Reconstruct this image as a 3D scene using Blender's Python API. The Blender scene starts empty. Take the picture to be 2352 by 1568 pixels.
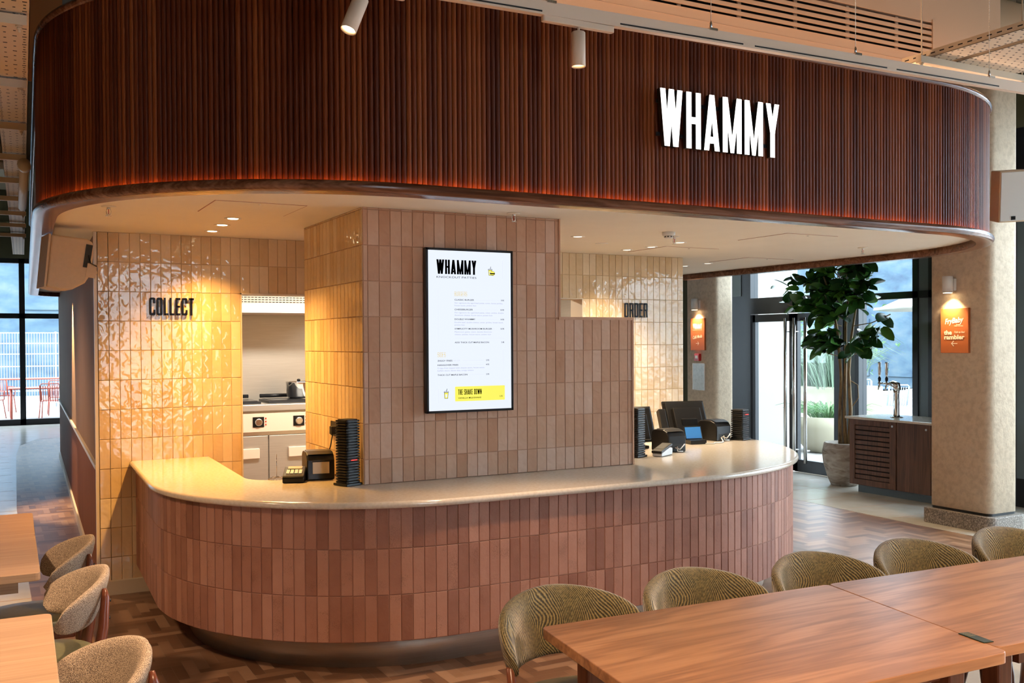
import bpy, bmesh, math, random
from mathutils import Vector, Matrix, Euler
random.seed(7)
R_ = math.radians
SC = bpy.context.scene
C = SC.collection

# ------------------------------------------------------------------ camera
cam_d = bpy.data.cameras.new('camera')
cam = bpy.data.objects.new('camera', cam_d); C.objects.link(cam); SC.camera = cam
F_PX, YAW, PITCH, ROLL = 2246.63, 0.49118, 0.0143, -0.00577
cam_d.sensor_width = 36.0; cam_d.lens = 36.0 * F_PX / 2352.0
cam_d.shift_y = (818.95 - 784.0) / 2352.0
cam_d.clip_start = 0.05; cam_d.clip_end = 300
fwd = Vector((math.sin(YAW) * math.cos(PITCH), math.cos(YAW) * math.cos(PITCH), -math.sin(PITCH)))
rgt = Vector((math.cos(YAW), -math.sin(YAW), 0)); up = rgt.cross(fwd)
r2 = rgt * math.cos(ROLL) + up * math.sin(ROLL); u2 = up * math.cos(ROLL) - rgt * math.sin(ROLL)
M = Matrix((r2, u2, -fwd)).transposed().to_4x4(); M.translation = Vector((0, 0, 1.725))
cam.matrix_world = M
cam_d.dof.use_dof = False

# ------------------------------------------------------------------ colour management, world
SC.view_settings.view_transform = 'Standard'; SC.view_settings.look = 'None'
SC.view_settings.gamma = 1; SC.view_settings.exposure = 0.2; SC.view_settings.use_curve_mapping = False
W = bpy.data.worlds.new('daylight'); SC.world = W; W.use_nodes = True
bg = W.node_tree.nodes['Background']; bg.inputs[0].default_value = (0.80, 0.90, 1.0, 1); bg.inputs[1].default_value = 11.0
SC.cycles.max_bounces = 8; SC.cycles.diffuse_bounces = 3; SC.cycles.glossy_bounces = 4
SC.cycles.transparent_max_bounces = 12; SC.cycles.sample_clamp_indirect = 6.0
SC.cycles.use_denoising = True; SC.cycles.use_adaptive_sampling = True; SC.cycles.adaptive_threshold = 0.02

def lamp(kind, name, loc, energy, color, rot=None, aim=None, size=0.1, size_y=None, cone=60, blend=0.6, portal=False):
    d = bpy.data.lights.new(name, kind); o = bpy.data.objects.new(name, d); C.objects.link(o)
    o.location = loc; d.energy = energy; d.color = color
    if kind == 'AREA':
        d.shape = 'RECTANGLE'; d.size = size; d.size_y = size_y or size
        if portal: d.cycles.is_portal = True
    else: d.shadow_soft_size = size
    if kind == 'SPOT': d.spot_size = R_(cone); d.spot_blend = blend
    if aim is not None: o.rotation_euler = (Vector(aim) - Vector(loc)).to_track_quat('-Z', 'Y').to_euler()
    elif rot is not None: o.rotation_euler = rot
    return o
AMB = (1.0, 0.51, 0.12); WRM = (1.0, 0.66, 0.40); COOL = (0.72, 0.86, 1.0)
# sun on the street outside
s = lamp('SUN', 'sun_light', (0, 0, 20), 2.0, (1.0, 0.97, 0.92), rot=(R_(38), R_(8), R_(-30)), size=0.02); s.data.angle = R_(3)
# daylight through the tall shopfront windows behind and to the right of the photographer
lamp('AREA', 'window_daylight', (9.25, 3.2, 2.3), 16, COOL, rot=(0, R_(-90) + math.pi, 0), size=3.4, size_y=5.0)
lamp('AREA', 'window_daylight', (2.5, -4.0, 2.4), 6, (1.0, 0.86, 0.7), rot=(R_(90), 0, 0), size=1.4, size_y=3.2)
lamp('AREA', 'window_daylight', (-2.2, 21.5, 2.2), 10, COOL, rot=(R_(-90), 0, 0), size=5, size_y=3.0)
# unseen warm spots added as fill over the dining room
for (x, y, e) in ((0.5, 1.2, 60), (3.6, 0.4, 75), (6.3, 2.2, 45), (-1.5, 4.5, 50), (-1.2, 9.5, 50)):
    lamp('SPOT', 'dining_fill_light', (x, y, 3.3), e * 6.2, WRM, rot=(0, 0, 0), size=0.12, cone=124, blend=0.7)
lamp('AREA', 'duct_fill_light', (4.4, 4.72, 3.47), 17, (1.0, 0.60, 0.34), rot=(math.pi + R_(12), 0, 0), size=5.0, size_y=0.08)  # unseen strip added on the canopy deck to brighten the duct above
lamp('SPOT', 'corridor_downlight', (0.57, 11.2, 2.43), 420, (1.0, 0.72, 0.42), rot=(0, R_(-12), 0), size=0.03, cone=50, blend=0.6)

# ------------------------------------------------------------------ materials
MATS = {}
def nn(nt, t, **kw):
    n = nt.nodes.new(t)
    for k, v in kw.items():
        if hasattr(n, k): setattr(n, k, v)
    return n
def base(name, color=(0.5, 0.5, 0.5), rough=0.5, metal=0.0, spec=0.5, emit=None, estr=0.0, coat=0.0):
    m = bpy.data.materials.new(name); m.use_nodes = True; MATS[name] = m
    b = m.node_tree.nodes['Principled BSDF']
    b.inputs['Base Color'].default_value = (*color, 1); b.inputs['Roughness'].default_value = rough
    b.inputs['Metallic'].default_value = metal; b.inputs['Specular IOR Level'].default_value = spec
    b.inputs['Coat Weight'].default_value = coat
    if emit: b.inputs['Emission Color'].default_value = (*emit, 1); b.inputs['Emission Strength'].default_value = estr
    return m
def ramp(nt, stops, interp='LINEAR'):
    r = nn(nt, 'ShaderNodeValToRGB'); cr = r.color_ramp; cr.interpolation = interp
    while len(cr.elements) < len(stops): cr.elements.new(0.5)
    for e, (p, c) in zip(cr.elements, stops): e.position = p; e.color = (*c, 1)
    return r
def noise_mat(name, stops, scale=(1, 1, 1), nscale=8, detail=6, rough=0.5, bump=0.0, bdist=0.01, distort=0.0, attr=False,
              metal=0.0, spec=0.5, attr_mix=0.6, rough_var=None, nrough=0.55):
    """noise driven colour, optional per-face 'rnd' attribute mixed in"""
    m = base(name, stops[0][1], rough, metal, spec); nt = m.node_tree; b = nt.nodes['Principled BSDF']; L = nt.links.new
    tc = nn(nt, 'ShaderNodeTexCoord'); mp = nn(nt, 'ShaderNodeMapping'); mp.inputs['Scale'].default_value = scale
    L(tc.outputs['Object'], mp.inputs['Vector'])
    vec = mp.outputs['Vector']
    if attr:
        at = nn(nt, 'ShaderNodeAttribute'); at.attribute_name = 'rnd'
        mu = nn(nt, 'ShaderNodeMath', operation='MULTIPLY'); mu.inputs[1].default_value = 37.0; L(at.outputs['Fac'], mu.inputs[0])
        va = nn(nt, 'ShaderNodeVectorMath', operation='ADD'); L(vec, va.inputs[0]); L(mu.outputs[0], va.inputs[1]); vec = va.outputs[0]
    no = nn(nt, 'ShaderNodeTexNoise'); no.inputs['Scale'].default_value = nscale; no.inputs['Detail'].default_value = detail
    no.inputs['Distortion'].default_value = distort; no.inputs['Roughness'].default_value = nrough; L(vec, no.inputs['Vector'])
    fac = no.outputs['Fac']
    if attr:
        mx = nn(nt, 'ShaderNodeMix'); mx.inputs[0].default_value = attr_mix
        L(no.outputs['Fac'], mx.inputs[2]); L(at.outputs['Fac'], mx.inputs[3]); fac = mx.outputs[0]
    rp = ramp(nt, stops); L(fac, rp.inputs[0]); L(rp.outputs[0], b.inputs['Base Color'])
    if bump:
        bp = nn(nt, 'ShaderNodeBump'); bp.inputs['Strength'].default_value = bump; bp.inputs['Distance'].default_value = bdist
        L(no.outputs['Fac'], bp.inputs['Height']); L(bp.outputs[0], b.inputs['Normal'])
    return m
def tile_mat(name, stops, rough, bump, bdist, nscale, speck=0.0, spec=0.5):
    m = base(name, stops[0][1], rough, 0, spec); nt = m.node_tree; b = nt.nodes['Principled BSDF']; L = nt.links.new
    at = nn(nt, 'ShaderNodeAttribute'); at.attribute_name = 'rnd'
    tc = nn(nt, 'ShaderNodeTexCoord')
    mu = nn(nt, 'ShaderNodeMath', operation='MULTIPLY'); mu.inputs[1].default_value = 53.0; L(at.outputs['Fac'], mu.inputs[0])
    va = nn(nt, 'ShaderNodeVectorMath', operation='ADD'); L(tc.outputs['Object'], va.inputs[0]); L(mu.outputs[0], va.inputs[1])
    n1 = nn(nt, 'ShaderNodeTexNoise'); n1.inputs['Scale'].default_value = 14; n1.inputs['Detail'].default_value = 5; L(va.outputs[0], n1.inputs['Vector'])
    mx = nn(nt, 'ShaderNodeMix'); mx.inputs[0].default_value = 0.68; L(n1.outputs['Fac'], mx.inputs[2]); L(at.outputs['Fac'], mx.inputs[3])
    rp = ramp(nt, stops); L(mx.outputs[0], rp.inputs[0]); col = rp.outputs[0]
    if speck:
        n3 = nn(nt, 'ShaderNodeTexNoise'); n3.inputs['Scale'].default_value = 260; n3.inputs['Detail'].default_value = 3; L(va.outputs[0], n3.inputs['Vector'])
        n4 = nn(nt, 'ShaderNodeTexNoise'); n4.inputs['Scale'].default_value = 9; L(va.outputs[0], n4.inputs['Vector'])
        ad = nn(nt, 'ShaderNodeMath', operation='MULTIPLY'); L(n3.outputs['Fac'], ad.inputs[0]); L(n4.outputs['Fac'], ad.inputs[1])
        r3 = ramp(nt, [(0.30, (0, 0, 0)), (0.42, (1, 1, 1))]); L(ad.outputs[0], r3.inputs[0])
        sc = nn(nt, 'ShaderNodeMath', operation='MULTIPLY'); sc.inputs[1].default_value = speck; L(r3.outputs[0], sc.inputs[0])
        m3 = nn(nt, 'ShaderNodeMix'); m3.data_type = 'RGBA'; L(sc.outputs[0], m3.inputs[0]); L(col, m3.inputs[6]); m3.inputs[7].default_value = (0.17, 0.075, 0.045, 1)
        col = m3.outputs[2]
    L(col, b.inputs['Base Color'])
    n2 = nn(nt, 'ShaderNodeTexNoise'); n2.inputs['Scale'].default_value = nscale; n2.inputs['Detail'].default_value = 0.8; n2.inputs['Distortion'].default_value = 0.6
    L(va.outputs[0], n2.inputs['Vector'])
    bp = nn(nt, 'ShaderNodeBump'); bp.inputs['Strength'].default_value = bump; bp.inputs['Distance'].default_value = bdist
    L(n2.outputs['Fac'], bp.inputs['Height']); L(bp.outputs[0], b.inputs['Normal'])
    return m
def wood_mat(name, c0, c1, c2, axis=0, rough=0.4, sc=1.0, attr=False, spec=0.4, bump=0.12, wave=0.35, amix=0.55):
    """grain running along the given axis (0=x,1=y,2=z)"""
    m = base(name, c1, rough, 0, spec); nt = m.node_tree; b = nt.nodes['Principled BSDF']; L = nt.links.new
    tc = nn(nt, 'ShaderNodeTexCoord'); mp = nn(nt, 'ShaderNodeMapping')
    s_ = [9 * sc] * 3; s_[axis] = 0.8 * sc; mp.inputs['Scale'].default_value = s_
    L(tc.outputs['Object'], mp.inputs['Vector']); vec = mp.outputs[0]
    if attr:
        at = nn(nt, 'ShaderNodeAttribute'); at.attribute_name = 'rnd'
        mu = nn(nt, 'ShaderNodeMath', operation='MULTIPLY'); mu.inputs[1].default_value = 61.0; L(at.outputs['Fac'], mu.inputs[0])
        va = nn(nt, 'ShaderNodeVectorMath', operation='ADD'); L(vec, va.inputs[0]); L(mu.outputs[0], va.inputs[1]); vec = va.outputs[0]
    n1 = nn(nt, 'ShaderNodeTexNoise'); n1.inputs['Scale'].default_value = 1.0; n1.inputs['Detail'].default_value = 8; n1.inputs['Distortion'].default_value = 0.8
    L(vec, n1.inputs['Vector'])
    s2 = [120 * sc] * 3; s2[axis] = 2.2 * sc
    mp2 = nn(nt, 'ShaderNodeMapping'); mp2.inputs['Scale'].default_value = s2; L(tc.outputs['Object'], mp2.inputs['Vector'])
    n2 = nn(nt, 'ShaderNodeTexNoise'); n2.inputs['Scale'].default_value = 1.0; n2.inputs['Detail'].default_value = 3; L(mp2.outputs[0], n2.inputs['Vector'])
    # cathedral rings from the low-frequency noise
    sn = nn(nt, 'ShaderNodeMath', operation='MULTIPLY'); sn.inputs[1].default_value = 34; L(n1.outputs['Fac'], sn.inputs[0])
    si = nn(nt, 'ShaderNodeMath', operation='SINE'); L(sn.outputs[0], si.inputs[0])
    a = nn(nt, 'ShaderNodeMath', operation='MULTIPLY_ADD'); a.inputs[1].default_value = 0.16 * wave; a.inputs[2].default_value = 0.5; L(si.outputs[0], a.inputs[0])
    m2 = nn(nt, 'ShaderNodeMix'); m2.inputs[0].default_value = 0.45; L(a.outputs[0], m2.inputs[2]); L(n2.outputs['Fac'], m2.inputs[3]); fac = m2.outputs[0]
    m3 = nn(nt, 'ShaderNodeMix'); m3.inputs[0].default_value = 0.3; L(fac, m3.inputs[2]); L(n1.outputs['Fac'], m3.inputs[3]); fac = m3.outputs[0]
    if attr:
        m4 = nn(nt, 'ShaderNodeMix'); m4.inputs[0].default_value = amix; L(fac, m4.inputs[2]); L(at.outputs['Fac'], m4.inputs[3]); fac = m4.outputs[0]
        rp = ramp(nt, [(0.15, c0), (0.5, c1), (0.85, c2)])
    else: rp = ramp(nt, [(0.36, c0), (0.5, c1), (0.64, c2)])
    L(fac, rp.inputs[0]); L(rp.outputs[0], b.inputs['Base Color'])
    bp = nn(nt, 'ShaderNodeBump'); bp.inputs['Strength'].default_value = bump; bp.inputs['Distance'].default_value = 0.002
    L(n2.outputs['Fac'], bp.inputs['Height']); L(bp.outputs[0], b.inputs['Normal'])
    return m
tile_cream = tile_mat('cream_glazed_tile', [(0.12, (0.58, 0.40, 0.21)), (0.5, (0.68, 0.50, 0.30)), (0.9, (0.76, 0.61, 0.41))], 0.07, 0.55, 0.005, 19, spec=0.4)
tile_pink = tile_mat('pink_glazed_tile', [(0.10, (0.50, 0.265, 0.165)), (0.5, (0.60, 0.36, 0.245)), (0.9, (0.67, 0.45, 0.345))], 0.08, 0.6, 0.006, 19, spec=0.45)
tile_clay = tile_mat('matt_terracotta_tile', [(0.06, (0.23, 0.095, 0.062)), (0.45, (0.35, 0.160, 0.108)), (0.92, (0.45, 0.23, 0.165))], 0.55, 0.25, 0.003, 60, speck=0.6, spec=0.35)
base('cream_grout', (0.60, 0.42, 0.24), 0.8); base('pink_grout', (0.50, 0.28, 0.18), 0.8); base('clay_grout', (0.42, 0.22, 0.155), 0.8)
base('cream_trim', (0.66, 0.55, 0.40), 0.35)
noise_mat('stone_worktop', [(0.35, (0.62, 0.54, 0.44)), (0.6, (0.70, 0.62, 0.52))], nscale=60, detail=4, rough=0.12)
MATS['stone_worktop'].node_tree.nodes['Principled BSDF'].inputs['Specular IOR Level'].default_value = 0.6
wood_mat('walnut_slat', (0.055, 0.009, 0.002), (0.14, 0.028, 0.006), (0.27, 0.07, 0.016), axis=2, rough=0.5, attr=True, spec=0.22)
wood_mat('walnut_rim', (0.075, 0.022, 0.010), (0.17, 0.062, 0.03), (0.27, 0.12, 0.065), axis=0, rough=0.22, sc=0.8, wave=1.0)
wood_mat('dark_cabinet_oak', (0.045, 0.018, 0.008), (0.11, 0.045, 0.02), (0.17, 0.075, 0.035), axis=2, rough=0.5, sc=1.1, wave=0.8)
wood_mat('table_walnut', (0.22, 0.095, 0.042), (0.345, 0.160, 0.072), (0.44, 0.22, 0.105), axis=0, rough=0.33, sc=0.62, wave=1.3, bump=0.06)
wood_mat('pale_table_oak', (0.30, 0.175, 0.10), (0.40, 0.25, 0.15), (0.48, 0.32, 0.20), axis=0, rough=0.45, sc=0.9, wave=0.5)
wood_mat('chair_frame_wood', (0.075, 0.018, 0.008), (0.14, 0.04, 0.018), (0.20, 0.065, 0.03), axis=2, rough=0.28, sc=1.0)
wood_mat('herringbone_oak', (0.10, 0.045, 0.022), (0.22, 0.115, 0.062), (0.34, 0.20, 0.12), axis=0, rough=0.35, sc=2.2, attr=True, amix=0.62, spec=0.6)
noise_mat('plaster_soffit', [(0.4, (0.86, 0.79, 0.66)), (0.6, (0.88, 0.81, 0.68))], nscale=3, rough=0.7)
noise_mat('textured_plaster', [(0.35, (0.58, 0.46, 0.33)), (0.6, (0.70, 0.57, 0.42)), (0.75, (0.63, 0.49, 0.34))], nscale=22, detail=8, rough=0.85, bump=0.5, bdist=0.01)
noise_mat('terrazzo_plinth', [(0.38, (0.10, 0.085, 0.07)), (0.55, (0.24, 0.20, 0.165)), (0.68, (0.42, 0.37, 0.31))], nscale=90, detail=4, rough=0.6, bump=0.2, bdist=0.003)
noise_mat('pale_floor_tile', [(0.3, (0.46, 0.42, 0.36)), (0.7, (0.56, 0.52, 0.46))], nscale=3, rough=0.2)
noise_mat('ceiling_paint', [(0.3, (0.16, 0.13, 0.09)), (0.7, (0.24, 0.20, 0.14))], nscale=1.5, rough=0.9)
base('olive_wall_paint', (0.10, 0.095, 0.05), 0.9)
base('orange_paint', (0.50, 0.17, 0.05), 0.8); base('duct_paint', (0.62, 0.40, 0.26), 0.75); base('white_metal', (0.74, 0.57, 0.44), 0.5)
base('tray_metal', (0.62, 0.50, 0.36), 0.55)
base('black_metal', (0.012, 0.014, 0.018), 0.35); base('grey_frame', (0.10, 0.13, 0.14), 0.4)
base('black_void', (0.004, 0.004, 0.005), 0.9)
base('black_plastic', (0.005, 0.005, 0.005), 0.36, 0.0, 0.35); base('matt_black', (0.01, 0.01, 0.01), 0.6)
base('gloss_black_letter', (0.003, 0.0015, 0.0015), 0.3, 0.0, 0.15)
base('dark_blue_screen', (0.05, 0.22, 0.55), 0.15)
base('chrome', (0.75, 0.74, 0.72), 0.08, 1.0); base('steel_handle', (0.62, 0.60, 0.57), 0.25, 1.0)
noise_mat('brushed_steel', [(0.3, (0.50, 0.47, 0.42)), (0.7, (0.58, 0.55, 0.50))], scale=(1, 1, 60), nscale=4, rough=0.42, metal=0.75)
noise_mat('kick_steel', [(0.3, (0.52, 0.42, 0.33)), (0.7, (0.62, 0.52, 0.42))], scale=(1, 1, 80), nscale=5, rough=0.42, metal=0.7)
base('white_plastic', (0.80, 0.78, 0.74), 0.4); base('cable_white', (0.75, 0.73, 0.70), 0.5)
base('brass_plate', (0.30, 0.26, 0.16), 0.4, 0.6); base('bronze_green', (0.03, 0.05, 0.035), 0.35, 0.4)
base('letter_face_light', (1, 1, 1), 0.5, emit=(1.0, 0.97, 0.92), estr=1.5)
base('screen_light', (0.0, 0.0, 0.0), 0.15, emit=(0.82, 0.88, 1.0), estr=0.92)
base('screen_ink', (0.0, 0.0, 0.0), 1.0, 0.0, 0.0); base('screen_grey_ink', (0.0, 0.0, 0.0), 0.6, emit=(0.36, 0.38, 0.60), estr=0.9)
base('screen_pale_ink', (0.0, 0.0, 0.0), 0.6, emit=(0.62, 0.64, 0.72), estr=1.0)
base('screen_gold', (0.0, 0.0, 0.0), 0.6, emit=(0.72, 0.55, 0.14), estr=1.0); base('screen_yellow', (0.0, 0.0, 0.0), 0.6, emit=(0.86, 0.80, 0.10), estr=1.0)
base('sign_rust', (0.46, 0.125, 0.03), 0.5); base('sign_cream', (0.90, 0.80, 0.62), 0.6)
base('downlight_glow', (1, 1, 1), 0.5, emit=(1.0, 0.78, 0.45), estr=14); base('cool_glow', (1, 1, 1), 0.5, emit=(1.0, 0.92, 0.80), estr=5)
base('soft_downlight_glow', (1, 1, 1), 0.5, emit=(1.0, 0.86, 0.66), estr=1.6); base('warm_led', (1, 1, 1), 0.5, emit=(1.0, 0.36, 0.08), estr=30)
base('red_plastic', (0.55, 0.02, 0.02), 0.35); base('red_led', (0.6, 0.0, 0.0), 0.4, emit=(1.0, 0.03, 0.02), estr=2.0)
base('paper', (0.78, 0.68, 0.52), 0.6); base('red_glass', (0.5, 0.03, 0.02), 0.1)
noise_mat('tan_wall_vinyl', [(0.3, (0.30, 0.18, 0.11)), (0.7, (0.38, 0.24, 0.155))], scale=(1, 8, 0.4), nscale=4, rough=0.7, spec=0.1)
noise_mat('dado_panel', [(0.3, (0.20, 0.075, 0.035)), (0.7, (0.28, 0.11, 0.05))], scale=(1, 8, 0.4), nscale=4, rough=0.7, spec=0.1)
noise_mat('speaker_paint', [(0.3, (0.60, 0.44, 0.28)), (0.7, (0.64, 0.47, 0.30))], nscale=40, rough=0.55)
noise_mat('stone_pot', [(0.3, (0.16, 0.12, 0.09)), (0.5, (0.36, 0.31, 0.26)), (0.7, (0.50, 0.45, 0.40))], scale=(1, 1, 2.6), nscale=5, detail=8, rough=0.85, bump=0.3, bdist=0.006, distort=1.4)
base('soil', (0.02, 0.015, 0.012), 0.9)
noise_mat('bark', [(0.3, (0.10, 0.055, 0.02)), (0.6, (0.30, 0.19, 0.08)), (0.75, (0.16, 0.09, 0.04))], scale=(1, 1, 0.3), nscale=30, rough=0.7, bump=0.4)
noise_mat('rubber_leaf', [(0.2, (0.012, 0.05, 0.014)), (0.5, (0.03, 0.11, 0.022)), (0.85, (0.10, 0.28, 0.04))], nscale=6, rough=0.24, attr=True, attr_mix=0.8)
lb = MATS['rubber_leaf'].node_tree.nodes['Principled BSDF']; lb.inputs['Transmission Weight'].default_value = 0.0; lb.inputs['Specular IOR Level'].default_value = 0.5
noise_mat('olive_leather', [(0.3, (0.11, 0.105, 0.05)), (0.7, (0.15, 0.14, 0.07))], nscale=50, rough=0.4, bump=0.1, bdist=0.002)
base('grass_leaf', (0.17, 0.25, 0.17), 0.7); base('green_bush', (0.07, 0.16, 0.05), 0.8)
base('cream_planter', (0.40, 0.36, 0.26), 0.6)
base('outside_white', (0.85, 0.88, 0.90), 0.9); noise_mat('outside_paving', [(0.3, (0.27, 0.25, 0.23)), (0.7, (0.33, 0.31, 0.29))], nscale=1.2, rough=0.8)
noise_mat('outside_blue', [(0.3, (0.02, 0.045, 0.085)), (0.5, (0.055, 0.10, 0.14)), (0.75, (0.12, 0.15, 0.16))], scale=(1, 1, 2), nscale=0.9, rough=0.6)
base('outside_brick', (0.13, 0.06, 0.05), 0.8); base('blue_paint', (0.02, 0.07, 0.22), 0.4); base('salmon_paint', (0.45, 0.09, 0.055), 0.5)
base('fence_white', (0.45, 0.50, 0.58), 0.5); base('umbrella_cloth', (0.5, 0.48, 0.42), 0.8); base('yellow_sign', (0.80, 0.55, 0.15), 0.6)
# glass panes: clear with a mirror-like sheen
g = bpy.data.materials.new('window_glass'); g.use_nodes = True; MATS['window_glass'] = g; nt = g.node_tree; nt.nodes.clear()
o_ = nn(nt, 'ShaderNodeOutputMaterial'); tr = nn(nt, 'ShaderNodeBsdfTransparent'); tr.inputs[0].default_value = (0.90, 0.95, 0.97, 1)
gl = nn(nt, 'ShaderNodeBsdfGlossy'); gl.inputs['Roughness'].default_value = 0.02
lw = nn(nt, 'ShaderNodeLayerWeight'); lw.inputs[0].default_value = 0.5; pw = nn(nt, 'ShaderNodeMath', operation='POWER'); pw.inputs[1].default_value = 4.0; nt.links.new(lw.outputs['Facing'], pw.inputs[0])
fr = nn(nt, 'ShaderNodeMath', operation='MULTIPLY_ADD'); fr.inputs[1].default_value = 0.35; fr.inputs[2].default_value = 0.03; nt.links.new(pw.outputs[0], fr.inputs[0]); mx = nn(nt, 'ShaderNodeMixShader')
nt.links.new(fr.outputs[0], mx.inputs[0]); nt.links.new(tr.outputs[0], mx.inputs[1]); nt.links.new(gl.outputs[0], mx.inputs[2]); nt.links.new(mx.outputs[0], o_.inputs[0])
# wavy cut-velvet
def velvet():
    m = base('patterned_velvet', (0.2, 0.17, 0.08), 0.75); nt = m.node_tree; b = nt.nodes['Principled BSDF']; L = nt.links.new
    tc = nn(nt, 'ShaderNodeTexCoord'); n = nn(nt, 'ShaderNodeTexNoise'); n.inputs['Scale'].default_value = 5.5; n.inputs['Detail'].default_value = 0.6
    L(tc.outputs['Object'], n.inputs['Vector'])
    sx = nn(nt, 'ShaderNodeSeparateXYZ'); L(tc.outputs['Object'], sx.inputs[0])
    mu = nn(nt, 'ShaderNodeMath', operation='MULTIPLY'); mu.inputs[1].default_value = 115; L(n.outputs['Fac'], mu.inputs[0])
    a = nn(nt, 'ShaderNodeMath', operation='MULTIPLY_ADD'); a.inputs[1].default_value = 760; L(sx.outputs['X'], a.inputs[0]); L(mu.outputs[0], a.inputs[2])
    a2 = nn(nt, 'ShaderNodeMath', operation='MULTIPLY_ADD'); a2.inputs[1].default_value = 230; L(sx.outputs['Z'], a2.inputs[0]); L(a.outputs[0], a2.inputs[2])
    si = nn(nt, 'ShaderNodeMath', operation='SINE'); L(a2.outputs[0], si.inputs[0])
    n2 = nn(nt, 'ShaderNodeTexNoise'); n2.inputs['Scale'].default_value = 120; L(tc.outputs['Object'], n2.inputs['Vector'])
    ad = nn(nt, 'ShaderNodeMath', operation='MULTIPLY_ADD'); ad.inputs[1].default_value = 0.28; L(si.outputs[0], ad.inputs[0]); L(n2.outputs['Fac'], ad.inputs[2])
    rp = ramp(nt, [(0.28, (0.040, 0.034, 0.018)), (0.5, (0.14, 0.105, 0.040)), (0.72, (0.29, 0.22, 0.09))]); L(ad.outputs[0], rp.inputs[0])
    L(rp.outputs[0], b.inputs['Base Color']); b.inputs['Sheen Weight'].default_value = 0.5; b.inputs['Sheen Roughness'].default_value = 0.35
    bp = nn(nt, 'ShaderNodeBump'); bp.inputs['Strength'].default_value = 0.5; bp.inputs['Distance'].default_value = 0.002; L(si.outputs[0], bp.inputs['Height']); L(bp.outputs[0], b.inputs['Normal'])
velvet()
def boucle():
    m = base('tweed_boucle', (0.4, 0.3, 0.2), 0.9); nt = m.node_tree; b = nt.nodes['Principled BSDF']; L = nt.links.new
    tc = nn(nt, 'ShaderNodeTexCoord'); n = nn(nt, 'ShaderNodeTexNoise'); n.inputs['Scale'].default_value = 380; n.inputs['Detail'].default_value = 2
    L(tc.outputs['Object'], n.inputs['Vector'])
    rp = ramp(nt, [(0.36, (0.10, 0.075, 0.065)), (0.5, (0.34, 0.25, 0.17)), (0.64, (0.58, 0.46, 0.34))]); L(n.outputs['Fac'], rp.inputs[0]); L(rp.outputs[0], b.inputs['Base Color'])
    bp = nn(nt, 'ShaderNodeBump'); bp.inputs['Strength'].default_value = 0.8; bp.inputs['Distance'].default_value = 0.004; L(n.outputs['Fac'], bp.inputs['Height']); L(bp.outputs[0], b.inputs['Normal'])
boucle()

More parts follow.
